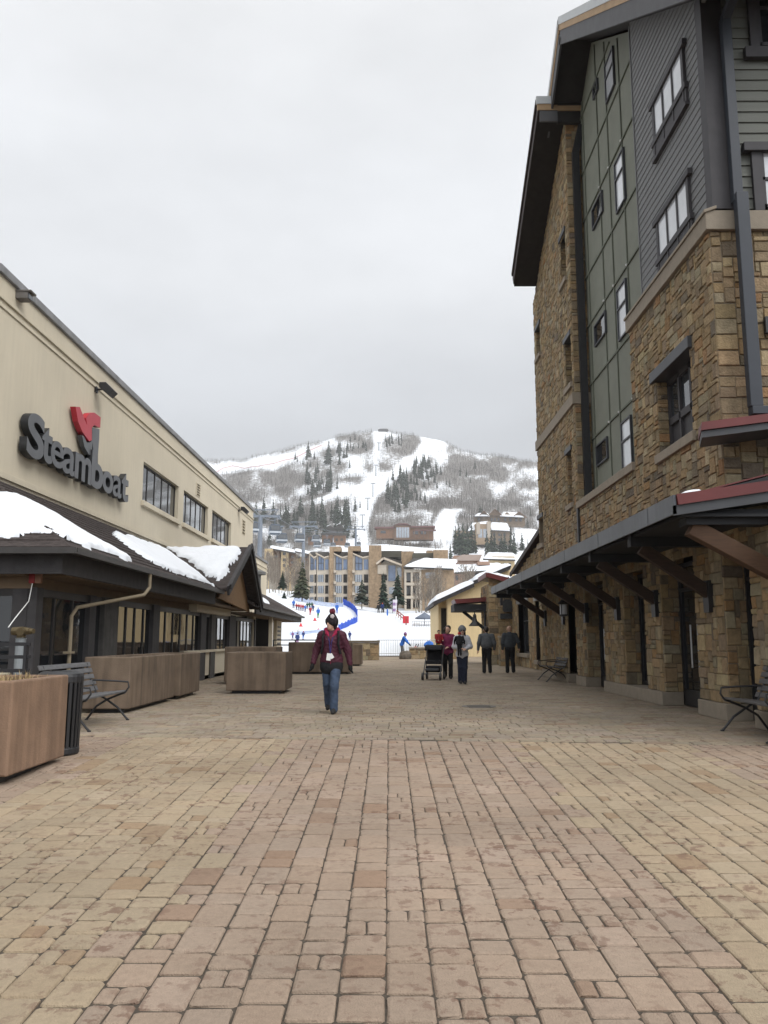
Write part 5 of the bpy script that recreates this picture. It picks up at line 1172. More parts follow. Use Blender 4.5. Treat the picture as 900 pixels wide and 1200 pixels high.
def aspen(h, seed, col=(.235,.21,.18)):
    q = random.Random(seed); t = MB(); b = MB()
    pts = [(0,0,-.2)]; x = y = 0.
    for k in range(1, 7): x += q.uniform(-.02,.02)*h; y += q.uniform(-.02,.02)*h; pts.append((x, y, h*k/6))
    t.tube(pts, [h*.013*(1-.15*k) for k in range(7)], 6)
    for i in range(46):
        f = q.uniform(.22, .97); k = f*6; a_ = int(k); fr = k-a_; p0 = Vector(pts[a_])*(1-fr)+Vector(pts[min(6,a_+1)])*fr
        an = q.uniform(0, 6.28); L_ = h*q.uniform(.10,.24)*(1.15-f*.7); d = Vector((math.cos(an)*.55, math.sin(an)*.55, .85))*L_
        b.tube([p0, p0+d*.5+Vector((0,0,-.02*h)), p0+d], [h*.0042, h*.0028, h*.0012], 3, cap=False)
        for _ in range(4):
            s0 = p0+d*q.uniform(.35,.95); a2 = an+q.uniform(-1.2,1.2); b.tube([s0, s0+Vector((math.cos(a2)*.5, math.sin(a2)*.5, .7))*L_*q.uniform(.25,.5)], [h*.0022, h*.0009], 3, cap=False)
    return t, b
M_ASPEN = mat('aspen_bark', (.30,.27,.225), .9, .3, 3); M_TWIG = mat('aspen_twigs', (.21,.175,.14), .95, .2, 2)
ASP = []
for k in range(4):
    t = thing('aspen_tree', 'x', 'bare tree'); a_, b_ = aspen(10, 300+k); a_.build('trunk', M_ASPEN, t, local=True); b_.build('branches', M_TWIG, t, local=True, fix=False); ASP.append([t, False])
def put_aspen(px, yb, hp, Yd, label, group):
    p = hill_pt(px, yb) if Yd > 410 else at(px, yb, Yd); Yd = p.y
    if Yd < 400: p.z = slope_zx(p.x, Yd)-.2
    A = ASP[rng.randrange(4)]; s_ = hp*Yd/955/10.3
    if A[1]: o = copy_tree(A[0])
    else: o = A[0]; A[1] = True
    o.location = p; o.scale = (s_*1.25, s_*1.25, s_); o.rotation_euler = (0,0,rng.uniform(0,6.28)); tag(o, label, 'bare tree', group)
for _ in range(22): put_aspen(rng.uniform(488,520), rng.uniform(716,724), rng.uniform(38,56), rng.uniform(165,182), 'leafless pale aspen in the grove before the tan brick block', 'aspens before the brick block')
for _ in range(18): put_aspen(rng.uniform(531,568), rng.uniform(716,722), rng.uniform(34,50), rng.uniform(200,240), 'leafless aspen before the pinkish block', 'aspens before the pinkish block')
for _ in range(75): put_aspen(rng.uniform(308,368), rng.uniform(682,704), rng.uniform(26,46), rng.uniform(215,330), 'leafless aspen below the tan apartments', 'aspens below the tan apartments')
for _ in range(16): put_aspen(rng.uniform(366,384), rng.uniform(660,668), rng.uniform(14,24), rng.uniform(330,400), 'leafless tree behind the condominium roofs', 'trees behind the condominium')
for _ in range(26): put_aspen(rng.uniform(420,520), rng.uniform(637,652), rng.uniform(6,12), 500, 'leafless shrubby tree below the timber lodge', 'shrubs below the timber lodge')
for _ in range(14): put_aspen(rng.uniform(598,632), rng.uniform(650,668), rng.uniform(20,36), rng.uniform(300,400), 'leafless tree at the foot of the hotel hillside beside the stone tower', 'trees beside the stone tower')
# ------------------------------------------------------------------ plaza furniture
M_PLANT = mat('rust_concrete', (.22,.142,.095), .8, .2, 2.2, bump=.25, bscale=50, streak=.35, spec=.3)
M_PLANTD = mat('brown_concrete', (.16,.118,.084), .8, .2, 2.2, bump=.25, bscale=50, streak=.38, spec=.3)
M_SOIL = mat('soil', (.05,.037,.027), .95, .3, 12, bump=1, bscale=20)
def planter(x0, x1, y0, y1, label, z=0., h=.97, mt=M_PLANTD):
    t = thing('planter_box', label, 'planter', ((x0+x1)/2, (y0+y1)/2, z), 0, 'brown concrete planter boxes')
    a, b = (x1-x0)/2, (y1-y0)/2; k = .075; g = .07
    m = MB(); m.box(-a+.12, a-.12, -b+.12, b-.12, 0, g); m.build('plinth', M_BLACK, t, local=True)
    m = MB(); o4 = [(-a,-b),(a,-b),(a,b),(-a,b)]; i4 = [(-a+k,-b+k),(a-k,-b+k),(a-k,b-k),(-a+k,b-k)]
    vs = [(x,y,g) for x,y in o4]+[(x,y,h) for x,y in o4]+[(x,y,h) for x,y in i4]+[(x,y,h-.25) for x,y in i4]
    fs = [(3,2,1,0)]
    for i in range(4):
        j = (i+1)%4; fs += [(i,j,4+j,4+i),(4+i,4+j,8+j,8+i),(8+i,8+j,12+j,12+i)]
    fs.append((12,13,14,15)); m.add(vs, fs); m.build('box', mt, t, local=True, bevel=.02)
    m = MB(); n = 12; q = random.Random(int(x0*100)); V = [(-a+k+(2*a-2*k)*i/n, -b+k+(2*b-2*k)*j/n, h-.16+q.uniform(-.02,.05)) for j in range(n+1) for i in range(n+1)]
    m.add(V, [(j*(n+1)+i, j*(n+1)+i+1, (j+1)*(n+1)+i+1, (j+1)*(n+1)+i) for j in range(n) for i in range(n)]); m.build('soil', M_SOIL, t, local=True, smooth=True)
    return t
PZ = ground_z(8.5)
planter(-5.15, -3.60, 8.06, 9.46, 'nearest rust brown planter with dry grass and snow at the left frame edge', PZ, .96, M_PLANT)
planter(-5.37, -4.55, 14.78, 17.85, 'long brown planter box behind the slatted bench by the storefront')
planter(-5.30, -4.50, 18.15, 20.0, 'brown planter box between the long planter and the single square one')
planter(-3.87, -2.46, 20.0, 21.4, 'square brown planter box standing alone left of the walking woman')
planter(-4.75, -3.25, 24.2, 25.6, 'planter box peeking out behind the square one in front of the gable', h=1.06)
planter(-3.75, -1.42, 31.2, 32.7, 'wide dark planter box directly behind the walking woman', h=1.17)
planter(-2.1, -1.32, 40.6, 42.2, 'small planter box just right of the walking woman', h=1.03)
q = random.Random(3); m = MB()
for _ in range(900):
    x, y = q.uniform(-5.0,-3.75), q.uniform(8.2,9.35); h = q.uniform(.08,.26)*(1.1 if x > -4.9 else 1); a = q.uniform(0,6.28); l_ = q.uniform(.02,.12); z = PZ+.78
    p1 = (x+math.cos(a)*l_*.5, y+math.sin(a)*l_*.5, z+h*.7); p2 = (x+math.cos(a)*l_, y+math.sin(a)*l_, z+h*q.uniform(.7,1))
    w_ = .004; cx_, cy_ = -math.sin(a)*w_, math.cos(a)*w_; c = q.uniform(.7,1.2)
    m.add([(x-cx_,y-cy_,z),(x+cx_,y+cy_,z),(p1[0]+cx_,p1[1]+cy_,p1[2]),(p1[0]-cx_,p1[1]-cy_,p1[2]),p2], [(0,1,2,3),(3,2,4)], 0, (.33*c,.24*c,.12*c))
tag(m.build('dry_grass', mat('straw', (0,0,0), .9, .1, 5, attr=True), fix=False), 'dry straw coloured grass growing in the nearest planter', 'grass', kind='stuff')
snow_patch('planter_snow', (-5.07, 8.16, PZ+.80), UX, UY, [(.02,.02),(.5,.05),(1.0,.02),(1.2,.25),(.9,.5),(.4,.45),(.05,.7)], .1, 'small clump of white snow in the nearest planter', step=.04, rough=.05)
# litter bin
t = thing('litter_bin', 'black slatted round litter bin tight behind the nearest planter', 'litter bin', (-3.85, 9.86, ground_z(9.88)))
m = MB(); m.lathe([(.235,0),(.25,.02),(.25,.07),(.235,.09)], n=28); m.build('base_ring', M_BLACK, t, local=True); m = MB(); m.lathe([(.245,.80),(.262,.82),(.262,.88),(.25,.915),(.20,.94),(.13,.94),(.12,.90)], n=28); m.build('lid', M_BLACK, t, local=True)
m = MB(); m.lathe([(.21,.05),(.21,.83)], n=24); m.build('liner', mat('bin_liner', (.012,.012,.012), .8), t, local=True)
for k in range(26):
    a = 2*math.pi*k/26; m = MB(); c_, s_ = math.cos(a), math.sin(a); m.beam((c_*.238, s_*.238, .08), (c_*.252, s_*.252, .83), .036, .012, (c_, s_, 0)); m.build('slat', M_BLACK, t, local=True)
# benches: slatted seat and back on crossed metal legs, long axis along local Y, facing local -X
M_SLAT = mat('weathered_slat', (.085,.08,.078), .65, .3, 6, bump=.2, stretch=(6,1,6)); M_SLATB = mat('grey_slat', (.105,.105,.108), .55, .3, 6, stretch=(6,1,6))
def bench(label, loc, rz, L=1.7, mt=M_SLAT):
    t = thing('park_bench', label, 'bench', loc, rz, 'slatted benches on the plaza'); y0, y1 = -L/2, L/2
    m = MB()
    for k in range(5): x = -.26+k*.095; z = .435-k*.008; m.box(x, x+.075, y0, y1, z, z+.028)
    m.build('seat', mt, t, local=True, bevel=.006)
    m = MB()
    for k in range(5): x = .235+k*.034; z = .50+k*.094; m.beam((x, y0, z), (x, y1, z), .022, .074, (.38,0,.92))
    m.build('backrest', mt, t, local=True, bevel=.005)
    for y in (y0+.14, y1-.14):
        m = MB(); m.tube([(-.33,y,.012),(-.29,y,.05),(-.16,y,.2),(.02,y,.32),(.2,y,.43),(.32,y,.7),(.38,y,.90)], .017, 8)
        m.tube([(.33,y,.012),(.29,y,.06),(.18,y,.22),(.0,y,.33),(-.2,y,.41),(-.27,y,.43)], .017, 8)
        m.tube([(-.27,y,.43),(-.33,y,.52),(-.31,y,.6),(-.1,y,.615),(.26,y,.63)], .014, 8)
        for x in (-.33, .33): m.lathe([(.028,0),(.028,.02)], (x, y, 0), 10)
        m.build('leg_frame', M_BLACK, t, local=True)
    return t
bench('dark slatted bench at the right frame edge against the nearest stone pillar', (5.02, 11.3, 0), 0)
bench('small dark bench against the stone tower wall under the far canopy end', (5.08, 26.2, 0), 0)
bench('grey slatted bench between the litter bin and the long planter', (-4.52, 12.72, 0), math.pi, 2.0, M_SLATB)
# railing and fire standpipe by the entrance
t = thing('metal_railing', 'black three bar railing above the nearest planter by the entrance', 'railing', (-5.9, 11.9, 0), 0)
for z in (1.21, 1.03, .84): m = MB(); m.box(-1.9, .80, -.02, .02, z-.025, z+.025); m.build('rail', M_BLACK, t, local=True)
for x in (-1.6, -.35, .74): m = MB(); m.box(x-.02, x+.02, -.045, .045, 0, 1.2); m.build('post', M_BLACK, t, local=True)
t = thing('fire_standpipe', 'grey fire standpipe with brass twin inlets beside the black railing', 'standpipe', (-5.62, 12.75, 0))
m = MB(); m.lathe([(.085,0),(.075,.02),(.075,1.28),(.085,1.3)], n=16); m.build('pipe', mat('grey_pipe_paint', (.23,.25,.26), .5, .1), t, local=True)
m = MB(); m.tube([(-.13,-.02,1.40),(.02,-.02,1.40),(.16,-.06,1.40)], [.06,.07,.05], 12); m.tube([(.04,-.02,1.4),(.05,-.16,1.39)], [.065,.06], 14); m.tube([(.16,-.06,1.4),(.22,-.08,1.4)], [.042,.038], 12); m.tube([(0,0,1.28),(0,0,1.4)], .07, 12); m.build('brass_inlet', mat('dull_brass', (.13,.10,.055), .45, .2, 8, metal=.6), t, local=True)
t = thing('alarm_box', 'small red alarm box with a white cord under the near soffit', 'alarm', (-5.88, 13.82, 2.2))
m = MB(); m.box(-.12, -.02, -.07, 0, 0, .17); m.build('red_case', mat('alarm_red', (.22,.015,.015), .5), t, local=True, bevel=.008)
m = MB(); m.box(-.018, .09, -.07, 0, -.0, .17); m.build('brown_case', mat('alarm_brown', (.20,.10,.06), .6), t, local=True, bevel=.008)
m = MB(); m.tube([(-.06,-.05,0),(-.08,-.1,-.3),(-.07,-.6,-.6),(-.0,-.95,-.74)], .008, 6); m.build('cord', M_WHITE, t, local=True)
m = MB(); m.box(-6.35,-5.72,12.3,12.7,0,.78); tag(m.build('utility_cabinet', mat('cream_cabinet', (.40,.36,.27), .7), bevel=.015), 'low cream utility cabinet behind the black railing', 'cabinet')
# low walls and barriers at the end of the plaza
t = thing('stone_bench_wall', 'low stone wall with a flat cap left of the barred barrier', 'wall', (-1.6, 52, 0))
m = MB(); stone_wall(m, (-3.1, 51.7, 0), UX, UZ, NS, 2.45, 1.05, cell=.13); stone_wall(m, (-.65, 51.7, 0), UY, UZ, UX, .8, 1.05, cell=.13); m.box(-3.08, -.68, 51.72, 52.5, 0, 1.03, 1); m.build('stone_facing', [M_STONE, M_MORTAR], t)
m = MB(); m.box(-3.2, -.58, 51.62, 52.6, 1.055, 1.2); m.build('cap', mat('dark_cap', (.14,.115,.085), .85, .15), t, bevel=.02)
t = thing('stone_bench_wall', 'low stone wall behind the pushchair with a blue bag on it', 'wall', (2.9, 55, 0))
m = MB(); stone_wall(m, (1.35, 54.7, 0), UX, UZ, NS, 3.3, .66, cell=.13); stone_wall(m, (1.35, 54.7, 0), UY, UZ, NW, .8, .66, cell=.13); m.box(1.37, 4.62, 54.72, 55.5, 0, .65, 1); m.build('stone_facing', [M_STONE, M_MORTAR], t)
m = MB(); m.box(1.3, 4.7, 54.62, 55.6, .662, .76); m.build('cap', M_SILL, t, bevel=.02)
q = random.Random(9); m = MB(); m.ball((1.05, 54.6, .2), (.42,.35,.36), 12, 8); m.v = [(x*1+q.uniform(-.03,.03), y+q.uniform(-.03,.03), z+q.uniform(-.03,.03)) for x, y, z in m.v]; tag(m.build('boulder', mat('boulder_stone', (.12,.10,.08), .9, .3, 4, bump=.6)), 'rounded boulder at the left end of the low stone wall', 'boulder')
m = MB(); m.ball((2.62, 54.95, .96), (.3,.2,.2), 12, 8); m.ball((2.42,54.9,.9), (.16,.15,.14), 10, 6); m.tube([(2.5,54.8,1.08),(2.62,54.75,1.2),(2.75,54.8,1.08)], .02, 6); tag(m.build('blue_bag', mat('blue_nylon', (.035,.16,.55), .6), smooth=True), 'bright blue bag lying on the low stone wall', 'bag')
t = thing('barred_barrier', 'pale steel barred barrier across the foot of the snow slope', 'barrier', (2.8, 62.5, 0)); M_PALE = mat('pale_steel_bar', (.42,.43,.45), .5, .05, 2, metal=.2)
for z in (.22, 1.22): m = MB(); m.tube([(-.85,62.5,z),(6.6,62.5,z)], .03, 6); m.build('rail', M_PALE, t)
m = MB(); m.box(-.85, 6.6, 62.45, 62.55, .0, .07); m.build('kick_board', M_DGREY, t)
for k in range(57): m = MB(); x = -.85+k*.133; m.tube([(x,62.5,.05),(x,62.5,1.22)], .016 if k%14 else .035, 5); m.build('bar', M_PALE, t)
t = thing('metal_railing', 'two bar black railing between the cream front and the wide planter', 'railing', (-4.2, 37.5, 0))
for z in (1.24, 1.02, .6): m = MB(); m.box(-1.0, 1.0, -.025, .025, z-.025, z+.025); m.build('rail', M_BLACK, t, local=True)
for x in (-.98, .0, .98): m = MB(); m.box(x-.025, x+.025, -.04, .04, 0, 1.25); m.build('post', M_BLACK, t, local=True)

# ------------------------------------------------------------------ people: one smooth skin per body and garment, from blended limbs
def nets(field, org, h):
    """Surface nets: a quad mesh of the zero level of a sampled distance field."""
    s = field < 0; nx, ny, nz = field.shape
    c = [(i,j,k) for i in (0,1) for j in (0,1) for k in (0,1)]
    sub = lambda a, o: a[o[0]:nx-1+o[0], o[1]:ny-1+o[1], o[2]:nz-1+o[2]]
    cnt = sum(sub(s, o).astype(np.int8) for o in c); act = (cnt > 0) & (cnt < 8)
    I = np.argwhere(act); n = len(I); idx = -np.ones(act.shape, np.int64); idx[act] = np.arange(n)
    acc = np.zeros((n, 3)); wt = np.zeros(n)
    fv = {o: sub(field, o)[act] for o in c}
    for a in c:
        for d in range(3):
            if a[d] == 0:
                b = tuple(1 if i == d else a[i] for i in range(3)); fa, fb = fv[a], fv[b]; cr_ = (fa < 0) != (fb < 0)
                tt = np.where(cr_, fa/np.where(cr_, fa-fb, 1), 0); pos = np.tile(np.array(a, float), (n, 1)); pos[:, d] = tt
                acc += np.where(cr_[:, None], pos, 0); wt += cr_
    V = (I+acc/np.maximum(wt, 1)[:, None])*h+org; F = []
    for d in range(3):
        e1, e2 = [x for x in range(3) if x != d]
        lo = [slice(None)]*3; hi = [slice(None)]*3; lo[d] = slice(0, -1); hi[d] = slice(1, None)
        E = np.argwhere(s[tuple(lo)] != s[tuple(hi)]); ok = (E[:, e1] > 0) & (E[:, e2] > 0) & (E[:, e1] < field.shape[e1]-1) & (E[:, e2] < field.shape[e2]-1); E = E[ok]
        q = []
        for u, v in ((-1,-1),(0,-1),(0,0),(-1,0)):
            G = E.copy(); G[:, e1] += u; G[:, e2] += v; q.append(idx[G[:,0], G[:,1], G[:,2]])
        fl = s[E[:,0], E[:,1], E[:,2]]; Q = np.stack(q, 1)
        if d == 1: fl = ~fl
        Q = np.where(fl[:, None], Q, Q[:, ::-1]); F += Q.tolist()
    return V, F
def blend_mesh(prims, h, k=.03, wrinkle=0.):
    """prims: (a, b, ra, rb, flatten_y) tapered limbs; blended smoothly into one surface."""
    P = np.array([p[0] for p in prims]+[p[1] for p in prims]); rm = max(max(p[2], p[3]) for p in prims)+.03
    lo = P.min(0)-rm; hi = P.max(0)+rm; n = np.ceil((hi-lo)/h).astype(int)+1
    G = np.stack(np.meshgrid(*[lo[i]+h*np.arange(n[i]) for i in range(3)], indexing='ij'), -1)
    D = None
    for p in prims:
        a, b = np.array(p[0], float), np.array(p[1], float); fy = p[4] if len(p) > 4 else 1.
        q = G-a; ab = b-a; sc = np.array([1, 1/fy, 1]); q = q*sc; ab = ab*sc
        t = np.clip((q@ab)/(ab@ab+1e-9), 0, 1); d = np.linalg.norm(q-t[..., None]*ab, axis=-1)-(p[2]+(p[3]-p[2])*t)
        if fy < 1: d = d*(.5+.5*fy)
        if D is None: D = d
        else:
            kk = p[5] if len(p) > 5 else k; hh = np.clip(.5+.5*(D-d)/kk, 0, 1); D = D*(1-hh)+d*hh-kk*hh*(1-hh)
    if wrinkle:
        D = D+wrinkle*(np.sin(G[...,2]*95+6*np.sin(G[...,0]*22)+4*np.cos(G[...,1]*19))*.6+np.sin(G[...,0]*60+G[...,2]*33)*.4)
    return nets(D, lo, h)
def skin(name, mt, parent, prims, h, k=.03, wrinkle=0.):
    V, F = blend_mesh(prims, h, k, wrinkle); m = MB(); m.add(V.tolist(), F); return m.build(name, mt, parent, smooth=True, local=True, fix=True)
def vv(*a): return np.array(a, float)
def cloth(name, col, var=.18, rough=.85): return mat(name, col, rough, var, 14, bump=.25, bscale=60, spec=.25)
M_SKIN = mat('skin', (.54,.335,.245), .6, .06, 10, spec=.4)
M_HAIRD = mat('dark_hair', (.025,.018,.014), .6, .3, 40); M_BOOT = mat('black_boot', (.018,.017,.017), .6, .2, 10); M_BLKCL = cloth('black_cloth', (.014,.014,.016)); M_GLOVE = cloth('black_glove', (.012,.012,.013))
def figure(label, loc, rz, H=1.72, cat='person', jacket=M_BLKCL, trousers=M_BLKCL, boots=M_BOOT, h=.022, stride=.16, bulk=1., arms=None, hem=.82, head=(0,0), hair='short', hairmat=M_HAIRD, glove=None, lean=0., skinm=M_SKIN, hatmat=None, legspread=.09, bend=0., group=None):
    """A clothed standing or walking figure facing local -Y; arms: {side: (elbow, wrist)} for a 1.75 m body."""
    S = H/1.75; t = thing('person', label, cat, loc, rz, group); B = bulk
    sp = lambda v: np.array(v)*S
    hp = {-1: vv(-.085,0,.90), 1: vv(.085,0,.90)}; ft = {}; kn = {}
    for s_ in (-1, 1):
        f = -stride*s_; ft[s_] = vv(s_*legspread, f, .075+(max(0, f)*.25)); kn[s_] = (hp[s_]+ft[s_])/2+vv(0, -.05-abs(f)*.18, .02)
    ch = vv(0,-.02-lean*.35,1.30); nk = vv(0,-.02-lean*.5,1.49-lean*.06); hd = nk+vv(0,-.035-lean*.12,.145)
    sh = {s_: vv(s_*.175*B, -.01-lean*.45, 1.415) for s_ in (-1, 1)}
    A = {-1: (vv(-.25*B,.03,1.13), vv(-.275*B,-.06,.89)), 1: (vv(.25*B,.0,1.13), vv(.275*B,-.02,.89))}
    if arms:
        for s_, (e, w_) in arms.items(): A[s_] = (vv(*e), vv(*w_))
    hx = math.sin(head[0]); hy = -math.cos(head[0]); fwd = vv(hx, hy, 0); side = vv(-hy, hx, 0)
    # body: head with brow, nose, jaw and ears, neck, trunk, limbs and hands with five fingers
    Pm = [(hd+vv(0,.012,.03), hd+vv(0,.012,.03)+vv(0,0,.012), .098, .094), (hd+fwd*.03-vv(0,0,.045), hd+fwd*.045-vv(0,0,.075), .066, .048), (nk-vv(0,0,.06), hd-vv(0,-.01,.05), .058, .054),
          (hd+fwd*.088+vv(0,0,.015), hd+fwd*.108-vv(0,0,.018), .010, .016), (hd+fwd*.075-vv(0,0,.052)-side*.018, hd+fwd*.075-vv(0,0,.052)+side*.018, .014, .014), (hd+fwd*.078+vv(0,0,.034)-side*.035, hd+fwd*.078+vv(0,0,.034)+side*.035, .015, .015),
          (hd+side*.092-fwd*.0, hd+side*.096+vv(0,0,.025), .016, .018), (hd-side*.092, hd-side*.096+vv(0,0,.025), .016, .018),
          (vv(0,0,.96), ch, .12*B, .14*B, .66), (sh[-1], sh[1], .055, .055)]
    for s_ in (-1, 1):
        e, w_ = A[s_]; Pm += [(sh[s_], e, .048, .038), (e, w_, .037, .026), (hp[s_], kn[s_], .075, .05), (kn[s_], ft[s_], .05, .035), (ft[s_], ft[s_]+vv(0,-.13,-.035), .035, .03)]
    def hand(s_):
        e, w_ = A[s_]; d = (w_-e)/np.linalg.norm(w_-e); x = np.cross(d, vv(0,1,.2)); x /= np.linalg.norm(x); y = np.cross(x, d); out = [(w_, w_+d*.075, .028, .036)]
        for i, (o_, L_) in enumerate(((-.03,.055),(-.010,.07),(.010,.066),(.028,.05))):
            k0 = w_+d*.09+y*o_; k1 = k0+d*L_*.55+x*.008*s_; out += [(k0-d*.02, k1, .0105, .0095, 1, .008), (k1, k1+d*L_*.4+x*.022*s_, .0095, .008, 1, .008)]
        tb = w_+d*.03-y*.03; out += [(tb, tb+d*.03-y*.02, .013, .011, 1, .01), (tb+d*.03-y*.02, tb+d*.065-y*.024, .011, .009, 1, .008)]
        return out
    hands = hand(-1)+hand(1)
    S2 = lambda pr: [(p[0]*S, p[1]*S, p[2]*S, p[3]*S)+tuple(p[4:]) for p in pr]
    body = skin('body', skinm, t, S2(Pm+([] if glove else hands)), min(h, .016), .02*S)
    # garments
    J = [(vv(-.055*B,0,hem+.10), vv(.055*B,0,hem+.10), .150*B**.5, .150*B**.5, .86), (vv(0,0,hem+.12), vv(0,-.01-lean*.2,1.1), .185*B, .170*B, .74), (vv(0,-.01-lean*.2,1.1), ch, .170*B, .178*B, .74), (sh[-1]*vv(.75,1,1), sh[1]*vv(.75,1,1), .098, .098, .9), (nk-vv(0,0,.08), nk+vv(0,0,.0), .08, .07)]
    for s_ in (-1, 1): e, w_ = A[s_]; J += [(sh[s_], e, .088*B**.5, .072), (e, e+(w_-e)*.93, .070, .052)]
    skin('jacket', jacket, t, S2(J), h, .04*S, .0065)
    T = [(vv(-.045*B,0,.97), vv(.045*B,0,.97), .115, .115, .85), (vv(-.05*B,0,.90), vv(.05*B,0,.90), .118, .118, .88)]
    for s_ in (-1, 1): T += [(hp[s_], kn[s_], .105*B**.6, .080), (kn[s_], ft[s_]+vv(0,.01,.0), .078, .074)]
    skin('trousers', trousers, t, S2(T), h, .03*S, .005)
    for s_ in (-1, 1): f = ft[s_]; skin('boot', boots, t, S2([(f+vv(0,.03,.02), f+vv(0,.03,-.03), .052, .045), (f+vv(0,.03,-.035), f+vv(0,-.15,-.045), .042, .036), (f+vv(0,-.02,-.0), f+vv(0,-.1,-.03), .045, .036)]), min(h, .018), .02)
    if glove:
        for s_ in (-1, 1): skin('glove', glove, t, S2([(p[0], p[1], p[2]+.006, p[3]+.006)+tuple(p[4:]) for p in hand(s_)]), min(h, .014), .012)
    up = vv(0,0,1)
    if hair == 'short': skin('hair', hairmat, t, S2([(hd+vv(0,0,.06)-fwd*.02, hd+vv(0,0,.075)-fwd*.02, .10, .092), (hd-fwd*.05+vv(0,0,.0), hd-fwd*.045+vv(0,0,.05), .075, .085)]), min(h,.018))
    elif hair == 'curly':
        q = random.Random(len(label)); skin('hair', hairmat, t, S2([(hd+vv(q.uniform(-.09,.09),q.uniform(-.02,.1),q.uniform(.02,.13)),)*2+(.05,.05) for _ in range(16)]+[(hd-fwd*.05, hd-fwd*.05+up*.07, .095, .1)]), min(h,.018))
    elif hair == 'long': skin('hair', hairmat, t, S2([(hd+up*.06-fwd*.03, hd+up*.07-fwd*.03, .1, .095), (hd-fwd*.07, hd-fwd*.08-up*.2, .075, .05), (hd-fwd*.02+side*.085, hd-fwd*.0+side*.09-up*.17, .03, .03), (hd-fwd*.02-side*.085, hd-fwd*.0-side*.09-up*.17, .03, .03)]), min(h,.018))
    if hatmat: skin('hat', hatmat, t, S2([(hd+up*.075-fwd*.01, hd+up*.10-fwd*.012, .108, .092), (hd+up*.055-side*.03, hd+up*.055+side*.03, .10, .10)]), min(h,.018))
    for s_ in (-1, 1):
        m = MB(); p = (hd+fwd*.083+side*.034*s_+up*.016)*S; m.ball(tuple(p), .0095*S, 8, 6); m.build('eye', M_BLACK, t, local=True, smooth=True)
    m = MB(); p = (hd+fwd*.092-up*.055)*S; m.ball(tuple(p), (.022*S,.012*S,.007*S), 10, 6); m.build('mouth', mat('lips', (.27,.09,.075), .5), t, local=True, smooth=True)
    t_ = dict(t=t, S=S, hd=hd, nk=nk, ch=ch, A=A, fwd=fwd, side=side); return t_
# --- the woman walking towards us
M_MAROON = mat('maroon_quilt', (.060,.011,.024), .7, .25, 26, bump=.5, bscale=30); M_COLLAR = cloth('raspberry_lining', (.30,.018,.06)); M_JEANS = mat('blue_denim', (.043,.064,.105), .85, .4, 9, bump=.3, bscale=120)
w_ = figure('woman walking in a maroon jacket, pompom hat and blue jeans with a lanyard', (-1.02, 14.9, 0), R(-4), 1.66, jacket=M_MAROON, trousers=M_JEANS, h=.0125, stride=.19, hem=.86, glove=M_GLOVE, hair=None, head=(R(-38),0), bulk=1.06,
     arms={-1: ((-.295,.05,1.14), (-.345,-.03,.90)), 1: ((.30,.03,1.14), (.345,-.0,.88))}, legspread=.075)
t, S = w_['t'], w_['S']; hd, nk, ch, fwd, side = w_['hd'], w_['nk'], w_['ch'], w_['fwd'], w_['side']; up = vv(0,0,1)
S2 = lambda pr: [(p[0]*S, p[1]*S, p[2]*S, p[3]*S)+tuple(p[4:]) for p in pr]
M_KNIT = mat('dark_knit', (.022,.016,.02), .95, .5, 18, bump=.9, bscale=70); M_POM = mat('maroon_pompom', (.13,.02,.035), .95, .5, 30, bump=1, bscale=60)
hat = skin('hat', M_KNIT, t, S2([(hd+up*.075-fwd*.012, hd+up*.115-fwd*.014, .110, .085), (hd+up*.045-side*.03-fwd*.005, hd+up*.045+side*.03-fwd*.005, .102, .102), (hd-fwd*.05-up*.05, hd-fwd*.055, .07, .085)]), .0125)
q = random.Random(1); pc = hd+up*.235-fwd*.02; skin('pompom', M_POM, hat, S2([(pc+vv(q.uniform(-.04,.04),q.uniform(-.04,.04),q.uniform(-.035,.035)),)*2+(.028,.028) for _ in range(18)]), .011, .012)
m = MB(); fl = (hd+up*.135+fwd*.045+side*.07)*S
for k in range(5): a = 2*math.pi*k/5; m.ball((fl[0]+.02*math.cos(a), fl[1]-.022, fl[2]+.02*math.sin(a)), (.02,.012,.02), 8, 5)
m.build('knit_flower', mat('pale_yarn', (.55,.50,.50), .9), hat, local=True, smooth=True)
skin('collar', M_COLLAR, t, S2([(nk+vv(-.09,-.05,-.02), nk+vv(-.11,.03,.03), .042, .04), (nk+vv(.09,-.05,-.02), nk+vv(.11,.03,.03), .042, .04), (nk+vv(-.1,.05,.03), nk+vv(.1,.05,.03), .05, .05), (nk+vv(-.08,-.07,-.03), nk+vv(-.03,-.1,-.10), .032, .02), (nk+vv(.08,-.07,-.03), nk+vv(.03,-.1,-.10), .032, .02)]), .0125)
skin('hem', M_BLKCL, t, S2([(vv(-.062,0,.885), vv(.062,0,.885), .148, .148, .92), (vv(-.066,-.012,.835), vv(.066,-.012,.835), .150, .150, .95)]), .0125, .03, .003)
for s_ in (-1, 1):
    m = MB(); m.tube([np.array(p)*S for p in ((s_*.125,-.085,1.50),(s_*.15,-.15,1.38),(s_*.145,-.165,1.25),(s_*.18,-.115,1.08))], .02, 6); m.build('strap', M_BLKCL, t, local=True)
M_LAN = cloth('lanyard_blue', (.03,.03,.13)); m = MB()
m.tube([np.array(p)*S for p in ((-.06,-.10,1.45),(-.02,-.175,1.30),(-.005,-.18,1.12),(.0,-.178,1.08))], .008, 5); m.tube([np.array(p)*S for p in ((.06,-.10,1.45),(.02,-.175,1.30),(.005,-.18,1.12),(.0,-.178,1.08))], .008, 5); m.build('lanyard', M_LAN, t, local=True)
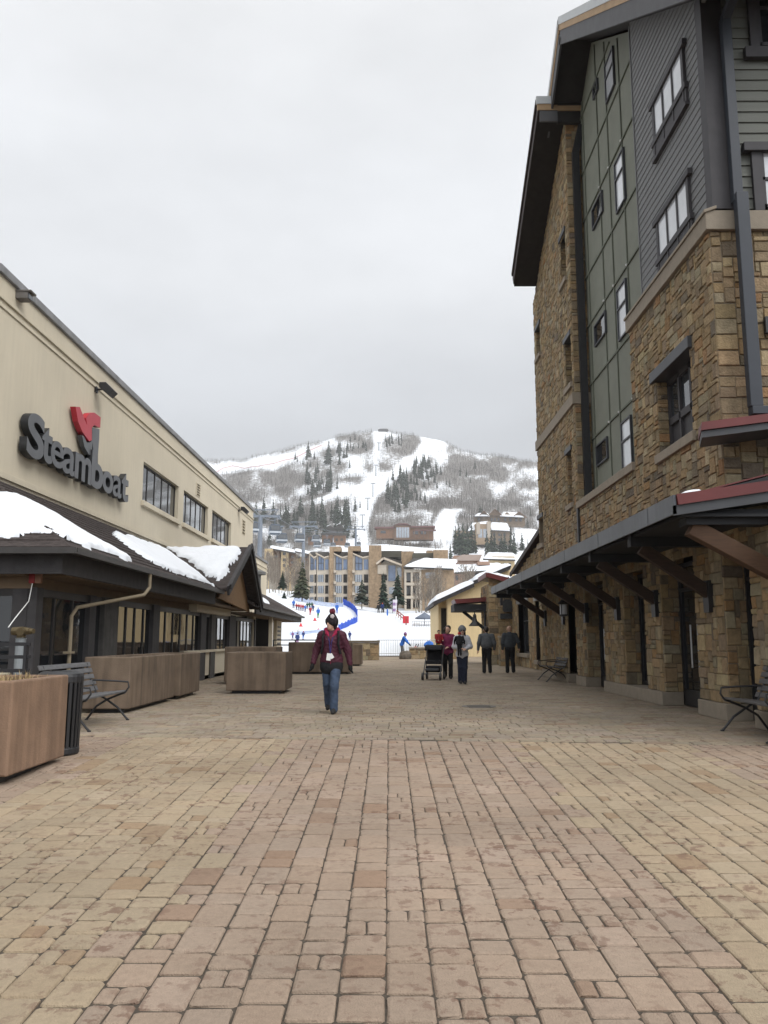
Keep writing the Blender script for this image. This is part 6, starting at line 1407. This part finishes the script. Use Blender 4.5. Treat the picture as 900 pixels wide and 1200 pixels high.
m = MB(); m.beam(np.array((-.02,-.188,1.09))*S, np.array((-.035,-.19,.96))*S, .075, .012, (0,-1,0)); m.beam(np.array((.0,-.192,1.08))*S, np.array((.05,-.197,1.0))*S, .06, .008, (0,-1,0)); m.build('pass_card', M_WHITE, t, local=True)
m = MB(); m.tube([np.array(p)*S for p in ((0,-.145,1.40),(0,-.150,1.1),(0,-.140,.84))], .006, 5); m.build('zip', M_COLLAR, t, local=True)
# --- mothers and children
M_PINKJ = cloth('magenta_jacket', (.20,.03,.085)); M_WHITEJ = cloth('white_jacket', (.50,.50,.53)); M_NAVY = cloth('navy_trousers', (.018,.022,.04)); M_REDC = cloth('red_cloth', (.33,.03,.035)); M_YEL = cloth('ochre_cloth', (.36,.20,.03))
figure('woman in a magenta jacket carrying a child beside the black pushchair', (1.93, 27.7, 0), R(0), 1.68, jacket=M_PINKJ, stride=.13, hair='curly', head=(R(-20),0), arms={-1: ((-.27,-.08,1.16), (-.25,-.30,1.14)), 1: ((.27,-.02,1.14), (.0,-.26,1.06))})
c_ = figure('small child in red and black held up by the woman in magenta', (1.62, 27.45, .74), R(25), .82, jacket=M_REDC, trousers=M_BLKCL, hair='short', h=.018, stride=.12, hem=.9, bulk=1.25, glove=None, arms={-1: ((-.26,-.1,1.2), (-.2,-.25,1.1)), 1: ((.26,-.1,1.2), (.2,-.25,1.1))})
m = MB(); m.ball((0,-.05,.33), (.1,.09,.06), 10, 6); m.build('ochre_patch', M_YEL, c_['t'], local=True, smooth=True)
w3 = figure('woman in a white jacket and grey cap holding a baby in a black carrier', (2.12, 24.4, 0), R(4), 1.62, jacket=M_WHITEJ, trousers=M_NAVY, stride=.05, hair='long', hatmat=cloth('grey_cap', (.16,.165,.17)), h=.02, legspread=.06, arms={-1: ((-.26,-.05,1.15), (-.08,-.29,1.10)), 1: ((.26,-.05,1.15), (.06,-.30,1.08))})
m = MB(); p = w3['hd']*w3['S']; m.ball((p[0]-.03, p[1]-.088, p[2]+.018), (.03,.014,.02), 8, 6); m.ball((p[0]+.035, p[1]-.088, p[2]+.018), (.03,.014,.02), 8, 6); m.tube([(p[0]-.03,p[1]-.095,p[2]+.022),(p[0]+.035,p[1]-.095,p[2]+.022)], .006, 5); m.build('sunglasses', M_BLACK, w3['t'], local=True, smooth=True)
figure('baby in black with a red hat carried on the chest of the woman in white', (2.02, 24.08, .80), R(170), .66, jacket=M_BLKCL, trousers=M_BLKCL, hatmat=M_REDC, hair=None, h=.018, stride=.1, bulk=1.45, hem=.9)
# pushchair
t = thing('pushchair', 'black pushchair standing in front of the woman in magenta', 'pushchair', (1.42, 26.9, 0), R(-12))
m = MB(); m.prism([(-.24,-.12,.50),(-.24,.22,.48),(-.24,.38,1.0),(-.24,.26,1.04),(-.24,.1,.62),(-.24,-.12,.60)], (.48,0,0)); m.build('seat', M_BLKCL, t, local=True, bevel=.03)
m = MB(); V = []; 
for j in range(7):
    a = R(20+j*22); V += [(x, .12-math.cos(a)*.32, .88+math.sin(a)*.22) for x in (-.26,.26)]
m.add(V, [(2*j,2*j+1,2*j+3,2*j+2) for j in range(6)]); V2 = [(-.26,.12,.88)]+[V[2*j] for j in range(7)]; m.add(V2, [(0,j+1,j+2) for j in range(6)]); V3 = [(.26,.12,.88)]+[V[2*j+1] for j in range(7)]; m.add(V3, [(0,j+2,j+1) for j in range(6)]); m.build('hood', M_BLKCL, t, local=True)
m = MB()
for s_ in (-.27, .27): m.tube([(s_,.62,1.05),(s_,.42,.95),(s_,-.05,.5),(s_,-.42,.14)], .016, 8); m.tube([(s_,.1,.62),(s_,.38,.14)], .016, 8)
m.tube([(-.27,.62,1.05),(.27,.62,1.05)], .02, 8); m.tube([(-.27,-.42,.2),(.27,-.42,.2)], .014, 8); m.build('frame', M_DGREY, t, local=True)
m = MB(); m.box(-.23,.23,-.2,.3,.24,.44); m.build('basket', M_BLKCL, t, local=True, bevel=.03); m = MB(); m.box(-.21,.21,-.42,-.2,.3,.36); m.build('footrest', M_DGREY, t, local=True, bevel=.01)
for x, y in ((-.28,-.44),(.28,-.44),(-.28,.4),(.28,.4)):
    m = MB(); m.tube([(x-.025,y,.12),(x+.025,y,.12)], .12, 18); w0 = m.build('wheel', M_BLACK, t, local=True); m = MB(); m.tube([(x-.03,y,.12),(x+.03,y,.12)], .055, 12); m.build('hub', mat('wheel_hub', (.3,.3,.3), .5), w0, local=True)
# --- two men walking away
M_GREYS = cloth('grey_shirt', (.09,.096,.103)); M_GREYD = cloth('dark_grey_jumper', (.055,.063,.072))
figure('broad dark haired man in a grey top walking away, left of the pair', (3.72, 32.0, 0), math.pi, 1.72, jacket=M_GREYS, stride=.06, bulk=1.26, hem=1.0, legspread=.11, arms={-1: ((-.30,.03,1.13), (-.30,-.10,.90)), 1: ((.31,.05,1.14), (.34,.04,.88))})
figure('balding man in a dark grey top walking away, right of the pair', (4.62, 32.1, 0), math.pi, 1.76, jacket=M_GREYD, stride=.09, bulk=1.18, hem=1.0, hair=None, legspread=.1, arms={-1: ((-.32,.08,1.16), (-.35,-.04,.94)), 1: ((.27,.0,1.13), (.27,-.09,.89))})
# --- at the barrier and on the snow
M_BLUEJ = cloth('blue_jacket', (.03,.13,.48)); M_PURP = cloth('purple_knit', (.22,.10,.22)); M_GREYT = cloth('grey_trousers', (.10,.10,.105))
figure('person in a bright blue jacket and purple hat bending over gear at the barrier', (.88, 58.5, 0), R(80), 1.72, jacket=M_BLUEJ, trousers=M_GREYT, hatmat=M_PURP, glove=M_GLOVE, lean=.35, h=.028, stride=.05, arms={-1: ((-.2,-.36,1.15), (-.12,-.52,.98)), 1: ((.2,-.36,1.15), (.12,-.52,.95))})
t = thing('kick_sled', 'red and white sled with dark runners standing before the person in blue', 'sled', (1.42, 57.6, 0), R(30))
m = MB(); m.beam((-.4,0,.15),(.5,0,.75), .3, .07); m.build('deck', mat('sled_red', (.4,.05,.05), .5), t, local=True); m = MB()
for y in (-.14,.14): m.tube([(-.6,y,.02),(-.1,y,.04),(.35,y,.3),(.62,y,.95)], .025, 6)
m.build('runner', M_BLACK, t, local=True); m = MB(); m.ball((.05,0,.5), (.2,.14,.12), 10, 6); m.build('cushion', M_WHITE, t, local=True, smooth=True)
def on_snow(px, py_, Y=None):
    lo, hi = 66., 204.
    for _ in range(40):
        md = (lo+hi)/2; p = at(px, py_, md)
        if p.z > slope_zx(p.x, md): lo = md
        else: hi = md
    p = at(px, py_, lo); p.z = slope_zx(p.x, lo)+.04; return p
CC = dict(blue=M_BLUEJ, red=M_REDC, green=cloth('green_cloth', (.05,.24,.07)), navy=cloth('navy_cloth', (.03,.05,.16)), black=M_BLKCL, dgreen=cloth('dark_green_cloth', (.02,.07,.035)), purple=M_PURP, pink=cloth('pink_cloth', (.5,.12,.16)), grey=M_GREYT)
M_SKI = mat('ski_top', (.25,.06,.06), .5)
def skier(px, py_, hp, top, legs, hat, label, rz=0., skis=True, grp='skiers on the beginner slope'):
    p = on_snow(px, py_); H = hp*p.y/955
    f = figure(label, tuple(p), rz, H, jacket=CC[top], trousers=CC[legs], hatmat=CC[hat], hair=None, glove=M_GLOVE, h=max(.03, H*.026), stride=.02, legspread=.13, bulk=1.15, arms={-1: ((-.28,-.1,1.15), (-.3,-.3,1.0)), 1: ((.28,-.1,1.15), (.3,-.3,1.0))}, group=grp)
    if skis:
        for s_ in (-1, 1): m = MB(); m.box(s_*.13*H/1.75-.05, s_*.13*H/1.75+.05, -.55*H, .45*H, -.0, .03); m.build('ski', M_SKI, f['t'], local=True)
skier(372.8,724.5,11.5,'blue','green','blue','skier in blue jacket and green trousers alone on the open snow')
skier(363.6,721,9.5,'red','red','navy','child skier in red from head to foot ahead of the group')
for k, (px, py_, top, hat, lb) in enumerate(((347.5,715,'red','red','leftmost child skier in red at the roof edge'),(350.2,715.4,'red','navy','second child in red of the lined up ski class'),(352.6,715.8,'pink','red','third child in pink red of the lined up ski class'),(355,716.2,'red','red','fourth child in red of the ski class next to the blue one'),(357.6,717,'blue','navy','child in blue at the right end of the red row'),(360,714,'dgreen','dgreen','dark green child standing behind the red skier'),(362.7,713.6,'dgreen','navy','middle one of three dark green children'),(365.6,713.6,'dgreen','dgreen','rightmost of three dark green children'),(367,716.5,'navy','pink','child in navy with pink helmet beside the dark green ones'))):
    skier(px, py_, 7.4, top, 'navy', hat, lb, grp='ski class of children')
skier(344,713,9.5,'blue','navy','blue','instructor in blue behind the ski class at the roof edge'); skier(394.8,719,11,'blue','blue','blue','person in blue on the snow just above the pompom hat')
skier(348.4,757,14,'navy','purple','navy','person in navy and purple low on the slope behind the railing', skis=False); skier(355.4,750,9.5,'navy','blue','red','child in navy with a red hat low on the slope'); skier(342.9,749.5,8.5,'purple','navy','navy','child in purple low on the slope at the louvred wall')
skier(409.8,751,10.5,'navy','navy','grey','person in navy standing on the snow right of the maroon woman', skis=False)
skier(443.6,718.5,10.5,'black','black','black','left person of the dark pair walking on the snow', skis=False, grp='pair walking on the snow'); skier(448.2,718.3,11,'navy','black','red','right person of the dark pair walking on the snow', skis=False, grp='pair walking on the snow')
for px, py_, lb in ((369,727.5,'red marker disc beside the blue and green skier'),(352.5,734.5,'red marker disc beside the thin bare shrub'),(373,741.5,'red marker disc left of the maroon woman')):
    p = on_snow(px, py_); m = MB(); m.lathe([(.26,0),(.22,.06),(.09,.38),(.05,.46),(.02,.47)], (p.x, p.y, p.z), 14); m.lathe([(.3,-.02),(.3,.03)], (p.x, p.y, p.z), 14); tag(m.build('marker_cone', mat('marker_red', (.62,.05,.06), .6)), lb.replace('disc', 'cone'), 'marker cone', 'red marker cones on the slope')
# netting along the learners' area
M_NET = mat('blue_netting', (.035,.10,.50), .8, .35, 1.5); M_NETP = mat('pale_blue_netting', (.45,.52,.70), .8, .2, 1.5)
def netting(name, pts, hp, mt, label, sag=0.):
    t = None; W_ = [on_snow(*p) for p in pts]; t = thing(name, label, 'safety net', tuple(W_[0]))
    m = MB(); o0 = W_[0]; q = random.Random(len(pts)); hh = [hp*w.y/955 for w in W_]
    for a, b, ha, hb in zip(W_, W_[1:], hh, hh[1:]):
        L_ = (b-a).length; n = max(3, int(L_/1.1)); nzr = 6
        for i in range(n):
            f0, f1 = i/n, (i+1)/n; p0 = a+(b-a)*f0; p1 = a+(b-a)*f1
            for k in range(nzr+1):
                z = k/nzr; sg = -.12*math.sin(math.pi*f0*3)*z
                m.beam(p0-o0+Vector((0,0,ha*z+sg)), p1-o0+Vector((0,0,(ha+(hb-ha)*f1)*z+sg)), .05, .075 if k < nzr else .13)
            for j in range(4):
                pj = p0+(p1-p0)*(j/4); m.beam(pj-o0, pj-o0+Vector((0,0,ha)), .05, .06, (1,0,0))
    m.build('mesh', mt, t, local=True)
    for w, h_ in zip(W_, hh): m = MB(); m.tube([w-o0, w-o0+Vector((0,0,h_*1.25))], .06, 6); m.build('pole', mt, t, local=True)
netting('safety_net', [(402,708.5),(406,710.5),(411,713),(416,717.5),(418.6,722),(418.4,729)], 6, M_NET, 'bright blue safety netting curving down right of the pompom hat')
netting('safety_net', [(418.4,729.5),(412,732),(405,735.5),(397,739)], 5.5, M_NET, 'lower blue safety net running down towards the maroon woman')
netting('safety_net', [(345,704),(358,706.5),(372,709),(388,711.5),(402,711)], 4, M_NETP, 'long pale blue net under the condominium windows')
netting('safety_net', [(340,745.5),(355,744),(372,742.5),(386,740)], 3.4, M_NETP, 'low pale net crossing the snow left of the maroon woman')
# bits by the slope: banner, pole, red handrail, board, patio deck with parasol
p = on_snow(460,719); t = thing('feather_banner', 'white and purple feather banner at the edge of the snow', 'banner', tuple(p)); h_ = 17*p.y/955
m = MB(); m.tube([(0,0,0),(0,0,h_*.85),(.3,0,h_)], .05, 6); m.build('pole', M_DGREY, t, local=True)
for k in range(4): m = MB(); m.box(.05,.95-.05*(3-k),-.02,.02,h_*(.12+.2*k),h_*(.12+.2*(k+1))); m.build('cloth', mat('banner_white', (.6,.56,.62), .8) if k%2 else mat('banner_purple', (.25,.16,.30), .8), t, local=True)
p = on_snow(464.2,731); m = MB(); m.tube([p, p+Vector((0,0,31*p.y/955))], .05, 6); tag(m.build('marker_pole', M_WHITE), 'tall thin white pole standing in the snow left of the red handrail', 'pole')
p = on_snow(454,721.5); m = MB(); m.beam(p, p+Vector((0,0,1.0)), .28, .06, (0,-1,0)); m.beam(p+Vector((0,0,1.0)), p+Vector((0,0,1.15)), .24, .06, (0,-1,0)); m.tube([p+Vector((0,0,-.1)), p+Vector((0,0,.3))], .07, 6); tag(m.build('slope_marker', CC['blue']), 'small blue marker post on the snow between the dark pair and the banner', 'marker')
a = on_snow(465,722); b = on_snow(476,733); t = thing('red_handrail', 'rust red timber handrail stepping down the snow bank', 'handrail', tuple(a)); M_RRAIL = mat('rust_red_timber', (.25,.07,.045), .8)
for z in (.55, 1.0): m = MB(); m.beam(Vector((0,0,z)), b-a+Vector((0,0,z)), .1, .12); m.build('rail', M_RRAIL, t, local=True)
for k in range(5): m = MB(); q_ = (b-a)*(k/4); m.beam(q_, q_+Vector((0,0,1.1)), .12, .12, (0,1,0)); m.build('post', M_RRAIL, t, local=True)
p = on_snow(475.6,733); t = thing('red_board', 'square red board at the foot of the rust red handrail', 'board', tuple(p)); m = MB(); m.box(-.42,.42,-.05,.0,.25,1.25); m.build('panel', mat('board_red', (.50,.025,.04), .6), t, local=True, bevel=.02); m = MB(); m.box(-.05,.05,-.0,.06,0,1.2); m.build('post', M_RRAIL, t, local=True)
PD = 112; a = at(483, 737, PD); b = at(516, 744, PD)
t = thing('patio_deck', 'brown raised patio deck with a snowy railing below the bare aspens', 'deck', (a.x, PD, 0))
m = MB(); m.box(0, b.x-a.x, -.3, 7, 0, a.z-.02); m.build('deck_base', mat('deck_brown', (.14,.09,.075), .9), t, local=True)
m = MB(); w0 = b.x-a.x
for z in (.15, .55, .95): m.box(0, w0, -.3, -.22, a.z+z-.04, a.z+z+.04)
for k in range(13): m.box(w0*k/12-.03, w0*k/12+.03, -.32, -.2, a.z, a.z+1.0)
m.build('railing', mat('grey_rail', (.33,.32,.33), .8), t, local=True)
snow_patch('deck_snow', (a.x, PD-.28, a.z+.02), UX, UY, [(.05,.05),(w0-.1,.05),(w0-.1,6.5),(.05,6.5)], .34, 'snow lying on the brown patio deck', step=.25)
p = at(497.5, 724, PD+3); t = thing('patio_parasol', 'dark grey patio parasol on the snowy deck', 'parasol', (p.x, PD+3, a.z)); hz = p.z-a.z
m = MB(); n = 8; V = [(0,0,hz+.75)]+[(1.3*math.cos(6.283*k/n), 1.3*math.sin(6.283*k/n), hz) for k in range(n)]+[(1.3*math.cos(6.283*k/n), 1.3*math.sin(6.283*k/n), hz-.18) for k in range(n)]; m.add(V, [(0,1+k,1+(k+1)%n) for k in range(n)]+[(1+k,9+k,9+(k+1)%n,1+(k+1)%n) for k in range(n)]); m.build('canopy', mat('parasol_grey', (.13,.15,.19), .8), t, local=True)
m = MB(); m.tube([(0,0,0),(0,0,hz+.8)], .04, 8); m.build('pole', M_DGREY, t, local=True)
for k, (dx, w1) in enumerate(((-1.6,.9),(.9,1.0),(2.0,.9))):
    m = MB(); x0 = p.x+dx; m.box(x0, x0+w1, PD+1.2, PD+1.9, a.z+.68, a.z+.74)
    for u_ in (.06, w1-.12): m.box(x0+u_, x0+u_+.06, PD+1.25, PD+1.85, a.z, a.z+.68)
    tag(m.build('patio_table', mat('table_tan', (.30,.24,.16), .8)), ('left','middle','right')[k]+' tan table on the patio deck under the parasol', 'table', 'tables on the patio deck')
put_aspen(349,746,20,78,'thin bare shrub sticking out of the snow beside the shingled roof end','bare shrub on the slope')
